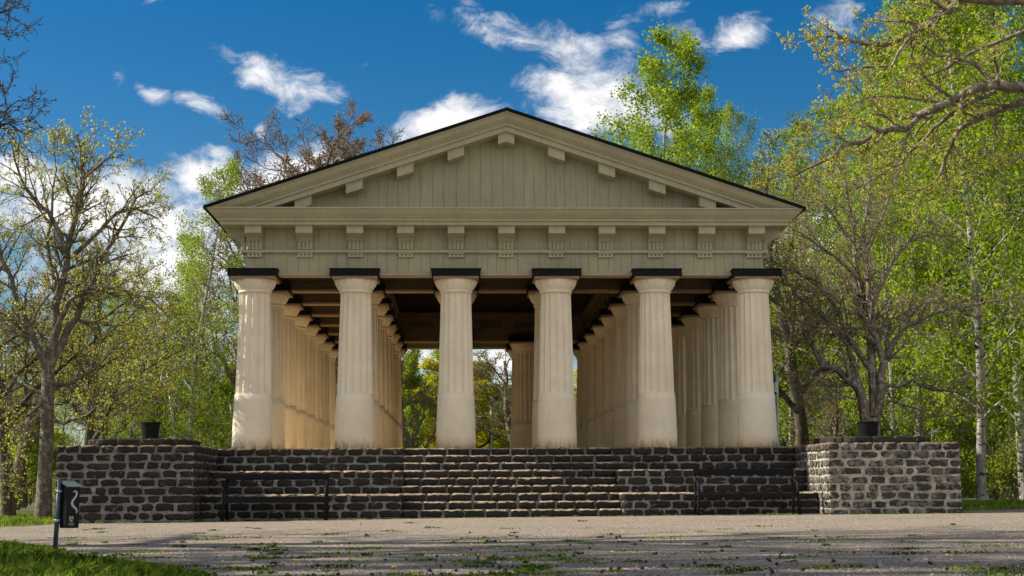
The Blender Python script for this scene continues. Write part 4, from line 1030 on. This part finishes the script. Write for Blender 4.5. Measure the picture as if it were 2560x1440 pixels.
# ------------------------------------------------------------------ grass and weeds
def blades(name, n, sampler, h, wd_, m, label, cat, lean=.5, broad=False):
    r_ = np.random.default_rng(len(name)*7+n); P = sampler(r_, n); n = len(P)
    hs_ = h*r_.uniform(.4, 1.25, n)*P[:, 3]; az = r_.uniform(0, 2*math.pi, n); D = np.stack([np.cos(az), np.sin(az), np.zeros(n)], 1); Sd = np.stack([-D[:, 1], D[:, 0], np.zeros(n)], 1)
    l_ = (lean*r_.uniform(.3, 1.4, n)*hs_)[:, None]; w_ = (wd_*r_.uniform(.6, 1.3, n)*P[:, 3]**.5)[:, None]; Z = np.array([0, 0, 1.])
    b = P[:, :3]; m1 = b+D*l_*.35+Z*(hs_*.6)[:, None]; tp_ = b+D*l_+Z*(hs_*(.9 if not broad else .75))[:, None]
    wm = 1.0 if not broad else 2.0
    V = np.stack([b-Sd*w_*.6, b+Sd*w_*.6, m1+Sd*w_*wm, m1-Sd*w_*wm, tp_+Sd*w_*.12, tp_-Sd*w_*.12], 1).reshape(-1, 3)
    i = np.arange(n)[:, None]*6; Q = np.concatenate([i+np.array([0, 1, 2, 3]), i+np.array([3, 2, 4, 5])], 0)
    pt = np.array([noise.noise(Vector((a_*1.6, b_*1.6, 7))) for a_, b_ in b[:, :2]]); tn = np.tile(np.clip(r_.uniform(0, .7, n)+.15+pt*.9, 0, 1), 2)
    o = link(name, mesh_np(name, V, Q, m, False, tn)); return tag(o, label, cat, kind='stuff')
def near_left(r_, n):
    x = r_.uniform(-9.5, -2.3, n); y = r_.uniform(-22.5, -11.8, n)
    bx_ = np.interp(y, [-24, -20.8, -17.6, -15.2, -12.2], [-2.2, -2.75, -4.5, -5.5, -7.6])
    k = x < bx_+r_.normal(0, .12, n); x, y = x[k], y[k]
    e = np.clip((bx_[k]-x)/.9+.35, .3, 1)
    return np.stack([x, y, gz(x), e], 1)
blades('grass_bank', 52000, near_left, .12, .006, M['grass'], 'bright green grass at the lower left corner of the picture', 'grass')
def leafy_left(r_, n):
    P = near_left(r_, n); c = np.array([noise.noise(Vector((a*1.1, b*1.1, 3))) for a, b in P[:, :2]]); return P[c > .02]
blades('ground_elder', 16000, leafy_left, .16, .014, M['weed'], 'broad leaved ground cover among the grass at lower left', 'ground cover', .8, True)
def near_right(r_, n):
    x = r_.uniform(1.4, 9, n); y = r_.uniform(-23.5, -16.5, n)
    by = np.interp(x, [1.4, 2.4, 4.2, 9], [-22.6, -21.3, -19.6, -17.7]); k = y < by+r_.normal(0, .1, n); x, y = x[k], y[k]
    return np.stack([x, y, gz(x), np.clip((by[k]-y)/.9+.3, .3, 1)*.8], 1)
blades('grass_verge', 16000, near_right, .07, .005, M['grass'], 'short green grass at the lower right corner of the picture', 'grass')
def far_left(r_, n):
    x = r_.uniform(-16, -8.0, n); y = r_.uniform(-8.2, 6, n); k = (y > np.interp(x, [-16, -11, -8.6, -8], [-8.2, -8.0, -5.4, -2.4])+r_.normal(0, .15, n)); x, y = x[k], y[k]
    return np.stack([x, y, gz(x), np.ones(len(x))*.9], 1)
blades('grass_edge', 26000, far_left, .09, .008, M['grass'], 'grass around the foot of the big left tree', 'grass')
def far_right(r_, n):
    x = r_.uniform(8.8, 20, n); y = r_.uniform(-2, 9, n); k = y > np.interp(x, [8.8, 10.5, 14, 20], [-1.9, -1.5, .7, 1.1])+r_.normal(0, .12, n); x, y = x[k], y[k]
    return np.stack([x, y, gz(x), np.ones(len(x))], 1)
blades('wood_edge_grass', 22000, far_right, .1, .009, M['grass'], 'rough grass at the wood edge right of the right pier', 'grass')
def tufts(r_, n):
    out_ = []
    for k in range(300):
        t_ = r_.random()
        px = r_.uniform(60, 2500); yy = 1300+140*r_.random()**.75
        if px > 1500 and r_.random() < .62: continue
        if px > 1000 and yy < 1320 and r_.random() < .5: continue
        D_ = .62*F/(yy-1211); X0 = -1.065+(px-1145)/F*D_; Y0 = -31.07+D_
        if Y0 > -4.1 and abs(X0) < 8.6: continue
        sz = r_.uniform(.03, .14)*(1 if yy < 1370 else 1.2)*(r_.random()**.5+.25); m_ = int(12+sz*260)
        a = r_.normal(0, sz*.5, m_)*1.5; b = r_.normal(0, sz*.5, m_)
        out_.append(np.stack([X0+a, Y0+b, gz(X0+a)+.004, np.full(m_, r_.uniform(.45, 1.0))], 1))
    # along the foot of the masonry
    for k in range(120):
        X0 = r_.uniform(-8.4, 8.6); Y0 = (-3.2 if abs(X0) < 6 else -4.05)+r_.uniform(-.35, 0)
        m_ = int(r_.uniform(6, 26)); out_.append(np.stack([X0+r_.normal(0, .05, m_), Y0+r_.normal(0, .04, m_), np.full(m_, gz(X0)), np.full(m_, r_.uniform(.5, 1.3))], 1))
    return np.concatenate(out_)
blades('weed_tufts', 1, tufts, .036, .0065, M['weed'], 'small green weed tufts scattered over the gravel', 'weeds', 1.2, True)

# dandelions and cones
st = MB(); st.tube([(0, 0, 0), (.004, 0, .05)], .002, 5)
fm = MB()
for k in range(16):
    a = k*2*math.pi/16
    for rr2, z in ((.026, .052), (.016, .060)):
        fm.poly([(0, 0, .05), (rr2*math.cos(a-.2), rr2*math.sin(a-.2), z), (rr2*1.12*math.cos(a), rr2*1.12*math.sin(a), z-.002), (rr2*math.cos(a+.2), rr2*math.sin(a+.2), z)], [(0, 1, 2, 3)])
sm = st.mesh('stem', M['weed']); fmm = fm.mesh('flower_head', M['yellow'])
for px, py, lb in ((990, 1416, 'yellow dandelion in the gravel left of centre, upper of the close pair'), (1043, 1436, 'yellow dandelion at the bottom edge just left of centre'), (1209, 1401, 'small yellow dandelion in the grass patch at bottom centre'), (882, 1390, 'yellow dandelion farthest left in the gravel'), (751, 1402, 'yellow dandelion near the grass at lower left')):
    D_ = .60*F/(py-1212); x, y = -1.065+(px-1145)/F*D_, -31.07+D_
    o = empty('dandelion', (x, y, gz(x)), rs.uniform(0, 6)); tag(o, lb, 'flower', 'dandelions in the gravel'); link('stem', sm, o); link('flower_head', fmm, o)
cn = MB(); cn.lathe([(.003, 0), (.014, .004), (.018, .014), (.016, .024), (.009, .034), (.002, .038)], 10, ex=lambda k, z: 1+.18*(k % 2)); cm_ = cn.mesh('pine_cone', M['cone'])
for k in range(70):
    px = rs.uniform(900, 2400) if k > 12 else rs.uniform(600, 1100); py = 1300+138*rs.random()**.5
    D_ = .61*F/(py-1211); x, y = -1.065+(px-1145)/F*D_, -31.07+D_
    if y > -4.3: continue
    o = link('pine_cone', cm_, None, (x, y, gz(x)+.012)); o.rotation_euler = (rad(80), rs.uniform(-.5, .5), rs.uniform(0, 6.28)); s_ = rs.uniform(.55, .95); o.scale = (s_,)*3
    tag(o, 'small dark brown cone lying on the gravel', 'cone', 'cones scattered over the gravel')

rgv = np.random.default_rng(44); n = 60000
Yg = -22.5+20*rgv.uniform(0, 1, n)**1.5; Xg = rgv.uniform(-1, 1, n)*(Yg+31.5)*.40-.2
k = ~((Yg > -4.1) & (np.abs(Xg) < 8.6)) & (Xg > np.interp(Yg, [-24, -20.8, -17.6, -15.2, -12.2, -8, -5], [-2.3, -2.8, -4.5, -5.3, -7.3, -10, -8.3])); Xg, Yg = Xg[k], Yg[k]; n = len(Xg)
oc = np.array([(1, 0, 0), (0, 1, 0), (-1, 0, 0), (0, -1, 0), (0, 0, .7), (0, 0, -.7)], float)
sz = (.0045+.012*rgv.uniform(0, 1, n)**5)[:, None, None]
V = oc[None]*sz*rgv.uniform(.7, 1.3, (n, 6, 1)); a = rgv.uniform(0, 6.28, n); c_, s_ = np.cos(a)[:, None], np.sin(a)[:, None]
V = np.stack([V[..., 0]*c_-V[..., 1]*s_+Xg[:, None], V[..., 0]*s_+V[..., 1]*c_+Yg[:, None], V[..., 2]+(.006*Xg+.006)[:, None]], -1).reshape(-1, 3)
tri = np.array([(0, 1, 4), (1, 2, 4), (2, 3, 4), (3, 0, 4)]); Q = (np.arange(n)[:, None, None]*6+tri[None]).reshape(-1, 3)
m, t, b = mat('loose_stones'); at = N(t, 'ShaderNodeAttribute', attribute_name='tone'); b.inputs['Roughness'].default_value = .9
LK(t, ramp(t, at.outputs['Fac'], [(0, (.08, .06, .05)), (.5, (.27, .215, .17)), (1, (.42, .35, .285))]), b.inputs['Base Color'])
o = link('loose_stones', mesh_np('loose_stones', V, Q, m, False, np.repeat(rgv.uniform(0, 1, n), 4))); tag(o, 'loose pinkish grey stones lying over the gravel yard', 'stones', kind='stuff')
